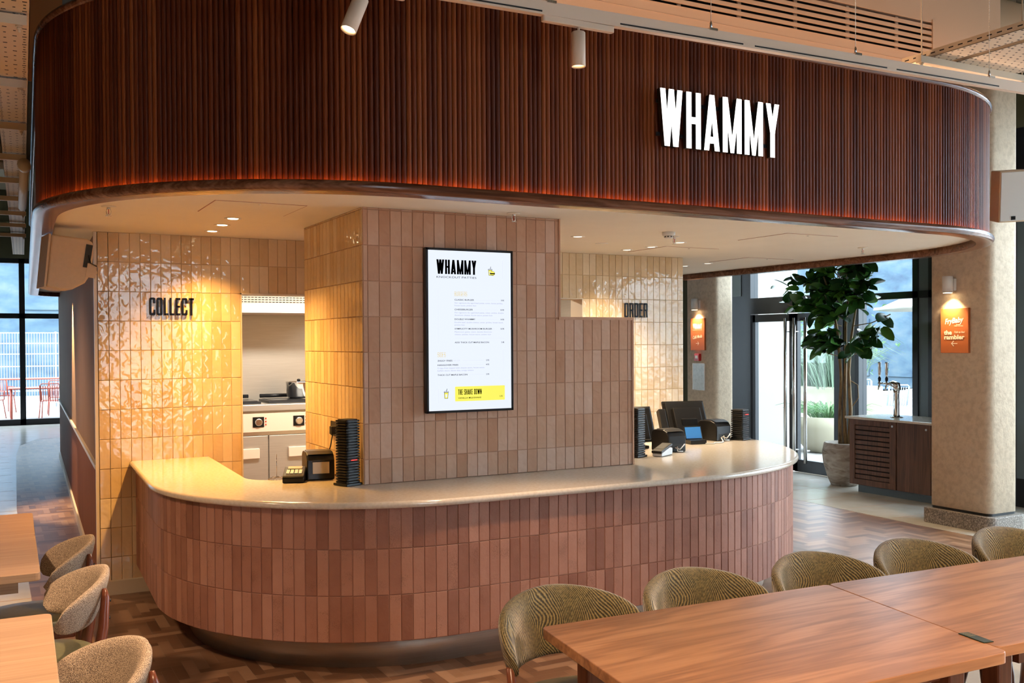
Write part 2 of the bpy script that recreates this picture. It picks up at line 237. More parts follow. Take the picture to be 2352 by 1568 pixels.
# ------------------------------------------------------------------ mesh helpers
class MB:
    def __init__(s): s.v = []; s.f = []; s.r = []; s.sm = []
    def add(s, vs, fs, rnd=None, smooth=False):
        k = len(s.v); s.v += [tuple(v) for v in vs]; r = random.random() if rnd is None else rnd
        for f in fs: s.f.append(tuple(i + k for i in f)); s.r.append(r); s.sm.append(smooth)
        return s
    def box(s, x0, x1, y0, y1, z0, z1, rnd=None, M=None):
        vs = [Vector(p) for p in ((x0, y0, z0), (x1, y0, z0), (x1, y1, z0), (x0, y1, z0), (x0, y0, z1), (x1, y0, z1), (x1, y1, z1), (x0, y1, z1))]
        if M: vs = [M @ v for v in vs]
        return s.add(vs, [(0, 3, 2, 1), (4, 5, 6, 7), (0, 1, 5, 4), (1, 2, 6, 5), (2, 3, 7, 6), (3, 0, 4, 7)], rnd)
    def prism(s, poly, z0, z1, rnd=None, M=None, smooth=False):
        n = len(poly); vs = [Vector((x, y, z0)) for x, y in poly] + [Vector((x, y, z1)) for x, y in poly]
        if M: vs = [M @ v for v in vs]
        s.add(vs, [tuple(range(n - 1, -1, -1)), tuple(range(n, 2 * n))], rnd)
        k = len(s.v) - 2 * n; r = s.r[-1]
        for i in range(n): j = (i + 1) % n; s.f.append((k + i, k + j, k + n + j, k + n + i)); s.r.append(r); s.sm.append(smooth)
        return s
    def lathe(s, prof, seg=24, c=(0, 0, 0), M=None, cap=True):
        vs = []; fs = []
        for (r, z) in prof:
            for i in range(seg): a = 2 * math.pi * i / seg; vs.append(Vector((r * math.cos(a), r * math.sin(a), z)))
        for k in range(len(prof) - 1):
            for i in range(seg): j = (i + 1) % seg; fs.append((k * seg + i, k * seg + j, (k + 1) * seg + j, (k + 1) * seg + i))
        if M: vs = [M @ v for v in vs]
        vs = [v + Vector(c) for v in vs]
        s.add(vs, fs, None, True)
        if cap:
            k = len(s.v) - len(vs); n = len(prof)
            for f in (tuple(k + i for i in range(seg - 1, -1, -1)), tuple(k + (n - 1) * seg + i for i in range(seg))): s.f.append(f); s.r.append(0.5); s.sm.append(False)
        return s
    def tube(s, pts, r, seg=8, cap=True, smooth=True, rr=None):
        pts = [Vector(p) for p in pts]; n = len(pts); vs = []; fs = []; prev = None
        for i, p in enumerate(pts):
            t = (pts[min(i + 1, n - 1)] - pts[max(i - 1, 0)]).normalized()
            if prev is None:
                a = Vector((0, 0, 1)) if abs(t.z) < 0.9 else Vector((1, 0, 0)); u = t.cross(a).normalized()
            else: u = (prev - t * prev.dot(t)).normalized()
            prev = u; w = t.cross(u); q = rr[i] if rr else r
            for k in range(seg): a = 2 * math.pi * k / seg; vs.append(p + (u * math.cos(a) + w * math.sin(a)) * q)
        for i in range(n - 1):
            for k in range(seg): j = (k + 1) % seg; fs.append((i * seg + k, i * seg + j, (i + 1) * seg + j, (i + 1) * seg + k))
        if cap: fs += [tuple(range(seg - 1, -1, -1)), tuple((n - 1) * seg + k for k in range(seg))]
        return s.add(vs, fs, None, smooth)
    def grid(s, rows, closed_u=False, rnd=None, smooth=True, cap=False):
        n = len(rows); m = len(rows[0]); vs = [p for r in rows for p in r]; fs = []
        for i in range(n - 1):
            for j in range(m if closed_u else m - 1):
                k = (j + 1) % m; fs.append((i * m + j, i * m + k, (i + 1) * m + k, (i + 1) * m + j))
        if cap: fs += [tuple(range(m - 1, -1, -1)), tuple((n - 1) * m + k for k in range(m))]
        return s.add(vs, fs, rnd, smooth)
    def build(s, name, mat, parent=None, loc=None, bevel=0, bseg=2, auto=False):
        me = bpy.data.meshes.new(name); org = Vector(loc) if loc else Vector((0, 0, 0))
        me.from_pydata([tuple(Vector(v) - org) for v in s.v] if loc else s.v, [], s.f)
        a = me.attributes.new('rnd', 'FLOAT', 'FACE'); a.data.foreach_set('value', s.r)
        me.polygons.foreach_set('use_smooth', s.sm); me.update()
        bm = bmesh.new(); bm.from_mesh(me); bmesh.ops.recalc_face_normals(bm, faces=bm.faces); bm.to_mesh(me); bm.free()
        o = bpy.data.objects.new(name, me); C.objects.link(o); me.materials.append(MATS[mat] if isinstance(mat, str) else mat)
        if loc: o.location = loc
        if parent: o.parent = parent
        if bevel:
            b = o.modifiers.new('bevel', 'BEVEL'); b.width = bevel; b.segments = bseg; b.limit_method = 'ANGLE'; b.angle_limit = R_(40)
        return o
def tag(o, label=None, cat=None, group=None, kind=None):
    for k, v in (('label', label), ('category', cat), ('group', group), ('kind', kind)):
        if v: o[k] = v
    return o
def thing(name, label, cat, loc=(0, 0, 0), rz=0, group=None):
    o = bpy.data.objects.new(name, None); C.objects.link(o); o.location = loc; o.rotation_euler = (0, 0, rz); o.empty_display_size = 0.1
    return tag(o, label, cat, group)
def struct(o, label=None): return tag(o, label, kind='structure')
def copy_tree(o, parent=None):
    c = o.copy(); C.objects.link(c); c.parent = parent
    for ch in [x for x in o.children]: copy_tree(ch, c)
    return c
def arc(cx, cy, r, a0, a1, n):
    return [(cx + r * math.cos(R_(a0 + (a1 - a0) * i / n)), cy + r * math.sin(R_(a0 + (a1 - a0) * i / n))) for i in range(n + 1)]
def rrect(x0, x1, y0, y1, r, n=5):
    return arc(x1 - r, y1 - r, r, 0, 90, n) + arc(x0 + r, y1 - r, r, 90, 180, n) + arc(x0 + r, y0 + r, r, 180, 270, n) + arc(x1 - r, y0 + r, r, 270, 360, n)
def resample(path, step):
    d = [0]
    for a, b in zip(path, path[1:]): d.append(d[-1] + math.dist(a, b))
    n = max(1, round(d[-1] / step)); out = []; k = 0
    for i in range(n + 1):
        t = d[-1] * i / n
        while k < len(d) - 2 and d[k + 1] < t: k += 1
        u = (t - d[k]) / max(1e-9, d[k + 1] - d[k]); out.append((path[k][0] + (path[k + 1][0] - path[k][0]) * u, path[k][1] + (path[k + 1][1] - path[k][1]) * u))
    return out
def offset(path, o):
    """offset to the right-hand side of the travel direction"""
    out = []
    for i, p in enumerate(path):
        a = path[max(0, i - 1)]; b = path[min(len(path) - 1, i + 1)]; dx, dy = b[0] - a[0], b[1] - a[1]; l = math.hypot(dx, dy) or 1
        out.append((p[0] + dy / l * o, p[1] - dx / l * o))
    return out
TW, TH = 0.0688, 0.2035
def tiles(mb, org, u, n, us, zs, t=0.0045, b=0.002, gap=0.0026, holes=()):
    """rectangular tiles on a plane: org + u*s + z, raised by t along n"""
    o = Vector(org); u = Vector(u); n = Vector(n); z = Vector((0, 0, 1))
    for i in range(len(us) - 1):
        for j in range(len(zs) - 1):
            a, bb, c, d = us[i] + gap / 2, us[i + 1] - gap / 2, zs[j] + gap / 2, zs[j + 1] - gap / 2
            if bb - a < 0.006 or d - c < 0.006: continue
            um, zm = (a + bb) / 2, (c + d) / 2
            if any(h[0] < um < h[1] and h[2] < zm < h[3] for h in holes): continue
            for h in holes:      # trim to the hole's edge
                if h[2] < zm < h[3]:
                    if a < h[0] < bb: bb = h[0]
                    if a < h[1] < bb: a = h[1]
                if h[0] < um < h[1]:
                    if c < h[2] < d: d = h[2]
                    if c < h[3] < d: c = h[3]
            P = lambda x, y, q: o + u * x + z * y + n * q
            vs = [P(a, c, 0), P(bb, c, 0), P(bb, d, 0), P(a, d, 0), P(a, c, t - b), P(bb, c, t - b), P(bb, d, t - b), P(a, d, t - b),
                  P(a + b, c + b, t), P(bb - b, c + b, t), P(bb - b, d - b, t), P(a + b, d - b, t)]
            fs = [(8, 9, 10, 11)]
            for k in range(4): l = (k + 1) % 4; fs += [(k, l, 4 + l, 4 + k), (4 + k, 4 + l, 8 + l, 8 + k)]
            mb.add(vs, fs)
def steps(a, b, first, p):
    out = [a]; k = math.ceil((a - first) / p + 1e-6); x = first + k * p
    while x < b - 0.004:
        if x > a + 0.004: out.append(x)
        x += p
    return out + [b]
H0 = 1.725       # eye height; heights below were measured from it
SOF = 2.5; WTOP = 0.92

# ------------------------------------------------------------------ floor
fl = MB(); fl.box(-6, 9.45, -4.2, 24, -0.06, 0.0); struct(fl.build('floor', 'pale_floor_tile'))
jl = MB()
for k in range(28): jl.box(-6, 0.24, 1 + 0.8 * k, 1.004 + 0.8 * k, 0.0, 0.0006)
for k in range(30): jl.box(7.7, 9.3, -3 + 0.6 * k, -2.996 + 0.6 * k, 0.0, 0.0006)
jl.box(8.5, 8.504, -4, 16, 0, 0.0006)

hb = MB(); L_, W_ = 0.24, 0.06
def in_wood(x, y):
    if x > 7.95 or x < 0.1 or y > 20.3 or y < 0.3: return False
    if x > 4.3 and y < 3.2: return False
    return True
for i in range(-30, 340):
    for j in range(-75, 75):
        # herringbone lattice
        ox = i * W_ + j * L_ - j * 0; oy = i * W_ - j * L_
        for (w, h, dx, dy) in ((L_, W_, 0, 0), (W_, L_, L_ - 0 * W_, W_ - L_)):
            x = ox + dx; y = oy + dy
            if not in_wood(x + w / 2, y + h / 2) or y < 2.0: continue
            hb.add([(x + .0006, y + .0006, 0.003), (x + w - .0006, y + .0006, 0.003), (x + w - .0006, y + h - .0006, 0.003), (x + .0006, y + h - .0006, 0.003)], [(0, 1, 2, 3)])
struct(hb.build('floor', 'herringbone_oak'))
m = MB(); m.prism([(7.64, -4), (9.34, -4), (9.34, 22), (7.70, 22), (7.72, 7.9), (7.62, 6.2), (7.60, 5.3)], 0.0002, 0.0045)
m.prism([(-5.9, 0.3), (0.23, 0.3), (0.24, 11.5), (0.36, 17.2), (0.45, 18.8), (0.75, 19.9), (1.4, 20.15), (9.3, 20.15), (9.3, 23.6), (-5.9, 23.6)], 0.0002, 0.0045)
m.prism([(4.1, -3.9), (7.64, -3.9), (7.6, 3.45), (4.1, 3.45)], 0.0002, 0.0044)
struct(m.build('floor', 'pale_floor_tile'))
jl.v = [(x, y, z + 0.0046) for x, y, z in jl.v]; struct(jl.build('floor', 'clay_grout'))

# ------------------------------------------------------------------ kitchen and order walls (one plane at y = 7.235)
YW = 7.235
wb = MB()
for (x0, x1, z0, z1) in ((0.65, 1.63, 0, 2.5), (1.63, 2.9, 2.092, 2.5), (2.9, 3.7, 0, 2.5), (3.7, 4.566, 0, 1.80), (3.7, 4.566, 2.104, 2.5), (4.566, 5.665, 0, 2.5)):
    wb.box(x0, x1, YW, YW + 0.18, z0, z1)
struct(wb.build('wall_back', 'cream_grout'), 'cream tiled back wall with COLLECT and ORDER lettering')
hol = [(1.63, 2.9, -1, 2.092), (3.7, 4.566, 1.941, 2.104)]
tm = MB(); zs = steps(0.10, SOF, 2.297, TH)
tiles(tm, (0, YW, 0), (1, 0, 0), (0, -1, 0), steps(0.655, 3.0, 0.7286, TW), zs, holes=hol)
tiles(tm, (0, YW, 0), (1, 0, 0), (0, -1, 0), steps(3.0, 5.665, 4.365, TW), steps(0.10, SOF, 2.31, TH), holes=hol)
struct(tm.build('wall_back', 'cream_glazed_tile'))
tr_ = MB(); tr_.box(0.628, 1.06, YW - 0.022, YW, 0, 0.105); struct(tr_.build('baseboard_back', 'cream_trim', bevel=0.006))
tr_ = MB(); tr_.box(0.636, 0.657, YW - 0.006, YW + 0.02, 0.1, SOF - 0.001); struct(tr_.build('trim_5', 'cream_trim'))
tr_ = MB(); tr_.box(1.622, 1.632, YW - 0.012, YW + 0.18, 0, 2.1); tr_.box(1.622, 2.9, YW - 0.012, YW + 0.18, 2.088, 2.098)
tr_.box(4.56, 4.57, YW - 0.012, YW + 0.18, 1.94, 2.104); tr_.box(3.7, 4.57, YW - 0.012, YW + 0.18, 2.1, 2.108)
struct(tr_.build('trim_1', 'cream_trim'))
# tiled column behind the menu screen
XP, YP = 1.877, 5.30
cb = MB(); cb.box(XP, 3.173, YP, 6.45, WTOP + 0.001, SOF); cb.box(XP, 3.173, 5.84, 6.45, 0, WTOP + 0.001); cb.box(3.173, 3.731, YP, YP + 0.16, WTOP + 0.001, 1.868)
struct(cb.build('wall_column', 'pink_grout'), 'pink tiled column wall carrying the menu screen')
pk = MB()
tiles(pk, (0, YP, 0), (1, 0, 0), (0, -1, 0), steps(XP, 3.173, 1.9046, TW), steps(1.878, SOF, 2.2845, TH), holes=())
tiles(pk, (0, YP, 0), (1, 0, 0), (0, -1, 0), steps(XP, 3.731, 1.9046, TW), steps(WTOP + 0.001, 1.878, 2.2845, TH))
pk.box(3.165, 3.737, YP - 0.014, YP + 0.16, 1.868, 1.886); pk.box(3.725, 3.737, YP - 0.012, YP + 0.16, WTOP + 0.001, 1.88)
pk.box(3.168, 3.178, YP - 0.012, YP + 0.1, 1.88, SOF)
struct(pk.build('wall_column', 'pink_glazed_tile'))
rt = MB(); tiles(rt, (XP, 0, 0), (0, 1, 0), (-1, 0, 0), steps(YP, 6.45, 5.34, TW), steps(WTOP + 0.001, SOF, 2.2865, TH))
struct(rt.build('wall_column', 'cream_glazed_tile'))
# stainless kitchen shell behind the opening
kb = MB(); kb.box(1.2, 5.6, 10.42, 10.47, 0, 2.5); kb.box(1.2, 1.25, YW + 0.18, 10.42, 0, 2.5); kb.box(5.6, 5.65, YW + 0.18, 10.42, 0, 2.5)
struct(kb.build('wall_kitchen', 'brushed_steel'))
kc = MB(); kc.box(1.2, 5.65, YW + 0.18, 10.42, 2.44, 2.48); struct(kc.build('ceiling_kitchen', 'white_plastic'))
lamp('AREA', 'kitchen_light', (2.8, 8.6, 2.42), 90, (1.0, 0.90, 0.76), rot=(0, 0, 0), size=1.6, size_y=0.3)
lamp('AREA', 'kitchen_light', (4.3, 8.6, 2.42), 30, (1.0, 0.92, 0.8), rot=(0, 0, 0), size=1.0, size_y=0.5)
# extractor hood
hd = thing('extractor_hood', 'white steel extractor hood with slotted front above the fryer', 'extractor hood', (1.7, 8.05, 1.95))
m = MB(); m.box(1.3, 2.9, 8.05, 8.84, 1.945, 2.34); m.build('hood_body', 'white_metal', None).parent = hd; hd.children[0].location = (-1.7, -8.05, -1.95)
m = MB()
for r in range(3):
    for k in range(40): x = 1.5 + k * 0.034; m.box(x, x + 0.024, 8.044, 8.05, 2.045 + r * 0.022, 2.053 + r * 0.022)
o = m.build('vent_slots', 'matt_black', hd); o.location = (-1.7, -8.05, -1.95)
m = MB(); m.box(1.3, 2.9, 8.035, 8.05, 1.945, 2.03); o = m.build('hood_lip', 'white_plastic', hd); o.location = (-1.7, -8.05, -1.95)
# fryer
fy = thing('fryer_unit', 'stainless steel fryer with dials and doors behind the collect opening', 'fryer', (2.1, 8.1, 0))
def fp(mb, name, mat, par=fy, bevel=0): o = mb.build(name, mat, par, bevel=bevel); o.location = (-2.1, -8.1, 0) if par is fy else (0, 0, 0); return o
m = MB(); m.box(1.5, 2.62, 8.1, 8.8, -0.16, 0.90); fp(m, 'body', 'brushed_steel', bevel=0.004)
m = MB(); m.box(1.5, 2.6, 8.06, 8.8, 0.90, 0.965); fp(m, 'hob_edge', 'brushed_steel', bevel=0.006)
m = MB(); m.box(1.5, 2.6, 8.07, 8.1, 0.70, 0.88); cpn = fp(m, 'control_panel', 'white_metal')
for xx in (1.96, 2.36):
    m = MB(); m.box(xx - 0.055, xx + 0.055, 8.066, 8.071, 0.745, 0.845); k = fp(m, 'dial_plate', 'black_plastic')
    m = MB(); m.lathe([(0.036, 0), (0.036, 0.018), (0.028, 0.022)], 20, M=Matrix.Translation((xx, 8.066, 0.795)) @ Matrix.Rotation(R_(90), 4, 'X')); fp(m, 'dial', 'chrome')
    m = MB()
    for q, zz in enumerate((0.83, 0.80, 0.77)): m.box(xx + 0.066, xx + 0.078, 8.064, 8.07, zz - 0.006, zz + 0.006)
    fp(m, 'indicator_lamp', 'red_glass')
for (x0, x1) in ((1.52, 2.055), (2.065, 2.6)):
    m = MB(); m.box(x0, x1, 8.075, 8.1, 0.10, 0.66); d = fp(m, 'door', 'brushed_steel', bevel=0.004)
    xc = (x0 + x1) / 2 + 0.05; m = MB(); m.box(xc - 0.13, xc + 0.13, 8.05, 8.075, 0.44, 0.54); h = m.build('handle', 'white_metal', d, bevel=0.006)
m = MB(); m.box(1.5, 2.6, 8.074, 8.09, 0.665, 0.70); fp(m, 'rating_strip', 'steel_handle')
for x0 in (1.6, 2.1):
    m = MB(); m.box(x0, x0 + 0.42, 8.2, 8.62, 0.965, 0.99); m.box(x0 + 0.03, x0 + 0.39, 8.22, 8.6, 0.99, 0.995); fp(m, 'lid', 'black_metal')
    m = MB(); m.tube([(x0 + 0.02, 8.66, 1.02), (x0 + 0.4, 8.66, 1.02)], 0.02, 10); fp(m, 'bar_rail', 'black_metal')
pt = thing('steel_pan', 'small round steel pan standing on the fryer by the tiled edge', 'pan', (2.47, 8.42, 0.965))
m = MB(); m.lathe([(0.10, 0), (0.12, 0.02), (0.13, 0.16), (0.135, 0.17), (0.12, 0.165), (0.11, 0.02)], 24); o = m.build('pan_body', 'chrome', pt); m = MB()
m.lathe([(0.012, 0), (0.02, 0.02), (0.01, 0.03)], 12, c=(0, 0, 0.165)); m.build('knob', 'black_plastic', pt)

hd.location = (2.1, 9.52, 2.035); fy.location = (2.45, 9.60, 0.17); pt.location = (2.82, 9.95, 1.17)
for ch in fy.children:
    if ch.name.startswith('body'): ch.name = 'body'
# corridor wall on the left (with dado rail), slightly splayed
XA, XB, YB = 0.65, 0.955, 16.6
def wall_x(y): return XA + (XB - XA) * (y - YW) / (YB - YW)
def splay(y0, y1, z0, z1, off0, off1, mat, name, st=True):
    m = MB(); m.add([(wall_x(y0) - off0, y0, z0), (wall_x(y0) + off1, y0, z0), (wall_x(y1) + off1, y1, z0), (wall_x(y1) - off0, y1, z0),
                     (wall_x(y0) - off0, y0, z1), (wall_x(y0) + off1, y0, z1), (wall_x(y1) + off1, y1, z1), (wall_x(y1) - off0, y1, z1)],
                    [(0, 3, 2, 1), (4, 5, 6, 7), (0, 1, 5, 4), (1, 2, 6, 5), (2, 3, 7, 6), (3, 0, 4, 7)]); return struct(m.build(name, mat))
splay(YW, YB, 0.0, 0.885, 0.0, 0.1, 'dado_panel', 'wall_left'); splay(YW, YB, 0.885, 2.5, 0.0, 0.1, 'tan_wall_vinyl', 'wall_left')
splay(YW, YB, 0.875, 0.905, 0.02, 0.0, 'cream_trim', 'trim_2'); splay(YW, YB, 0.0, 0.09, 0.018, 0.0, 'cream_trim', 'baseboard_left')

# ------------------------------------------------------------------ service counter
cL = arc(2.21, 6.0, 1.40, 180, 270, 28); cR = arc(3.75, 6.43, 1.83, 270, 360, 32)
edge = [(0.85, YW - 0.01), (0.82, 6.3)] + cL + [(3.0, 4.60)] + cR + [(5.58, YW - 0.01)]
ctr = thing('service_counter', 'long curved counter faced in terracotta tiles under a pale stone top', 'counter', (2.2, 4.7, 0))
def cp(mb, name, mat, bevel=0, par=ctr): o = mb.build(name, mat, par, bevel=bevel); o.location = (-2.2, -4.7, 0); return o
path = resample(edge, 0.03)
body = offset(path, -0.045)   # travel is anticlockwise seen from above: inside is on the left, so negative offset
if math.dist(body[len(body)//2], (3, 6)) > math.dist(path[len(path)//2], (3, 6)): body = offset(path, 0.045); SGN = 1
else: SGN = -1
N = len(path)
# arc-length pairing is uneven, so pair by nearest parameter along the outer path
def pair(out, inner):
    res = []; k = 0
    for i, p in enumerate(out):
        best = min(range(k, min(len(inner), k + 40)), key=lambda q: math.dist(inner[q], p)); k = best; res.append(inner[best])
    return res
innp = pair(path, resample([(1.385, YW - 0.01), (1.35, 5.97)] + arc(1.52, 5.94, 0.17, 180, 270, 8) + [(1.9, 5.75), (3.7, 5.83)] + arc(3.80, 6.65, 0.80, 272, 360, 16) + [(4.60, YW - 0.01)], 0.03))
innp[0] = (1.385, YW - 0.01); innp[-1] = (4.60, YW - 0.01)
t_ = 0.036; rad = t_ / 2
prof = [(0.0, WTOP)] + []
rows = []
rows.append([(p[0], p[1], WTOP - t_) for p in innp]); rows.append([(p[0], p[1], WTOP) for p in innp])
for k in range(9):
    a = R_(90 - 22.5 * k); off = -rad + rad * math.cos(a); zz = WTOP - rad + rad * math.sin(a)
    rows.append([(q[0], q[1], zz) for q in offset(path, (0.0 + off) * (1 if SGN == -1 else -1) )])
rows.append(rows[0])
m = MB(); m.grid(rows, smooth=False)
for i, f in enumerate(m.f): m.sm[i] = (len(rows[0]) - 1) * 2 <= i < (len(rows[0]) - 1) * 10
k = len(m.v); nC = len(rows[0])
for e in (0, nC - 1): m.f.append(tuple(r * nC + e for r in range(len(rows) - 1))); m.r.append(.5); m.sm.append(False)
cp(m, 'worktop', 'stone_worktop')
tp = resample(body, 0.0612); m = MB(); g_ = MB()
def strip_tiles(mb, pth, zs, t=0.005, b=0.002, gap=0.0035, sgn=1):
    for i in range(len(pth) - 1):
        a = Vector((*pth[i], 0)); c = Vector((*pth[i + 1], 0)); d = (c - a); l = d.length; d.normalize(); nrm = Vector((d.y, -d.x, 0)) * sgn
        tiles(mb, a, d, nrm, [0, l], zs, t, b, gap)
strip_tiles(m, tp, [0.196, 0.435, 0.673, 0.884], sgn=1 if SGN == -1 else -1)
cp(m, 'tile_facing', 'matt_terracotta_tile')
dp = 0.13; w1 = tp; w2 = offset(tp, -0.26 if SGN == -1 else 0.26)
m = MB(); m.grid([[(p[0], p[1], 0.195) for p in w2], [(p[0], p[1], 0.195) for p in w1], [(p[0], p[1], WTOP - t_) for p in w1], [(p[0], p[1], WTOP - t_) for p in w2], [(p[0], p[1], 0.195) for p in w2]], smooth=False)
cp(m, 'counter_carcass', 'clay_grout')
w3 = offset(tp, -0.20 if SGN == -1 else 0.20); w4 = offset(tp, -0.24 if SGN == -1 else 0.24)
m = MB(); m.grid([[(p[0], p[1], 0.0) for p in w4], [(p[0], p[1], 0.0) for p in w3], [(p[0], p[1], 0.197) for p in w3], [(p[0], p[1], 0.197) for p in w4]], smooth=True)
cp(m, 'kick_plate', 'kick_steel')

# ------------------------------------------------------------------ canopy
def canopy_path(o=0.0):
    """outer rim line, o = inset towards the middle"""
    x0, y0, x1, y1 = 0.215 + o, 4.365 + o, 7.22 - o, 12.0 - o
    R1 = 1.66 - o
    p = [(0.50 + o, 15.4)] + [(0.215 + o + 0.03 * (y - 6.0), y) for y in (13, 10, 8, 6.4)]
    p += arc(1.88, 6.02, R1, 180, 270, 40) + arc(7.22 - 1.66, 6.02, R1, 270, 360, 40)
    p += [(x1, 7.5), (x1, 10.4)] + arc(7.22 - 1.6, 10.4, 1.6 - o, 0, 90, 16) + [(4.0, y1)]
    p += [(2.6, y1), (2.6, 15.8 - o)] + [(1.9, 16.0 - o)] + [(1.1, 16.0 - o)] + arc(1.1 + 0, 15.4, 0.6 - o, 90, 180, 6)
    return p
cn = thing('canopy', 'large curved canopy of dark walnut slats with a smooth timber rim over the counter', 'canopy', (2.0, 4.4, 2.44))
def kp(mb, name, mat, bevel=0): o = mb.build(name, mat, cn, bevel=bevel); o.location = (-2.0, -4.4, -2.44); return o
def ring(prof, step=0.04):
    """sweep closed (inset, z) profile round the canopy"""
    base_ = resample(canopy_path(0.0), step); rows = []
    offs = {}
    for (i, z) in prof:
        k = round(i, 5)
        if k not in offs: offs[k] = offset(base_, -k)
        rows.append([(p[0], p[1], z) for p in offs[k]] + [(offs[k][0][0], offs[k][0][1], z)])
    return rows + [rows[0]]
ZR0, ZR1 = 2.440, 2.492; ZT = 3.415
pr_ = [(0.125, ZR0), (0.03, ZR0), (0.014, ZR0 + 0.004), (0.004, ZR0 + 0.014), (0.0, ZR0 + 0.026), (0.003, ZR0 + 0.038), (0.010, ZR1 - 0.003), (0.016, ZR1), (0.019, ZR1 - 0.002), (0.020, ZR1 - 0.014), (0.034, ZR1 - 0.014), (0.125, ZR1 + 0.01)]
m = MB(); m.grid(ring(pr_), smooth=True); rim = kp(m, 'rim', 'walnut_rim')
m = MB(); pth = resample(canopy_path(0.045), 0.0267)
i0 = next(i for i, p in enumerate(pth) if p[1] < 7.2); i1 = next(i for i, p in enumerate(pth) if p[0] > 6.9 and p[1] > 7.6)
for i in range(i0, i1):
    a, c = Vector((*pth[i], 0)), Vector((*pth[i + 1], 0)); d = c - a; l = d.length; d.normalize(); nr = Vector((d.y, -d.x, 0))
    rn = random.random(); sec = []
    for k in range(6):
        t = math.pi * k / 5; sec.append(a + d * (l / 2 - math.cos(t) * l * 0.47) + nr * (math.sin(t) * 0.0105 ))
    n_ = len(sec); vs = [(q.x, q.y, ZR1 - 0.012) for q in sec] + [(q.x, q.y, ZT) for q in sec]
    m.add(vs, [(k, k + 1, n_ + k + 1, n_ + k) for k in range(n_ - 1)], rn, True)
kp(m, 'slats', 'walnut_slat')
m = MB(); m.grid(ring([(0.05, ZR1), (0.05, ZT), (0.07, ZT), (0.07, ZR1)], 0.1), smooth=False); kp(m, 'backing_board', 'walnut_rim')
m = MB(); m.grid(ring([(0.065, ZT), (0.03, ZT - 0.004), (0.018, ZT + 0.012), (0.024, ZT + 0.03), (0.06, ZT + 0.034)], 0.04), smooth=True); kp(m, 'top_trim', 'walnut_rim')
m = MB(); lp = resample(canopy_path(0.027), 0.05)[:]; j0 = next(i for i, p in enumerate(lp) if p[1] < 6.6); j1 = next(i for i, p in enumerate(lp) if p[0] > 6.9 and p[1] > 7.0)
m.tube([(p[0], p[1], ZR1 - 0.011) for p in lp[j0:j1]], 0.0028, 6); kp(m, 'light_strip', 'warm_led')
m = MB(); sp = resample(canopy_path(0.12), 0.1); m.prism(sp, SOF, SOF + 0.012); kp(m, 'soffit', 'plaster_soffit')
m = MB(); m.prism(resample(canopy_path(0.07), 0.15), ZT - 0.03, ZT - 0.01); kp(m, 'top_deck', 'backing' if 'backing' in MATS else 'walnut_rim')

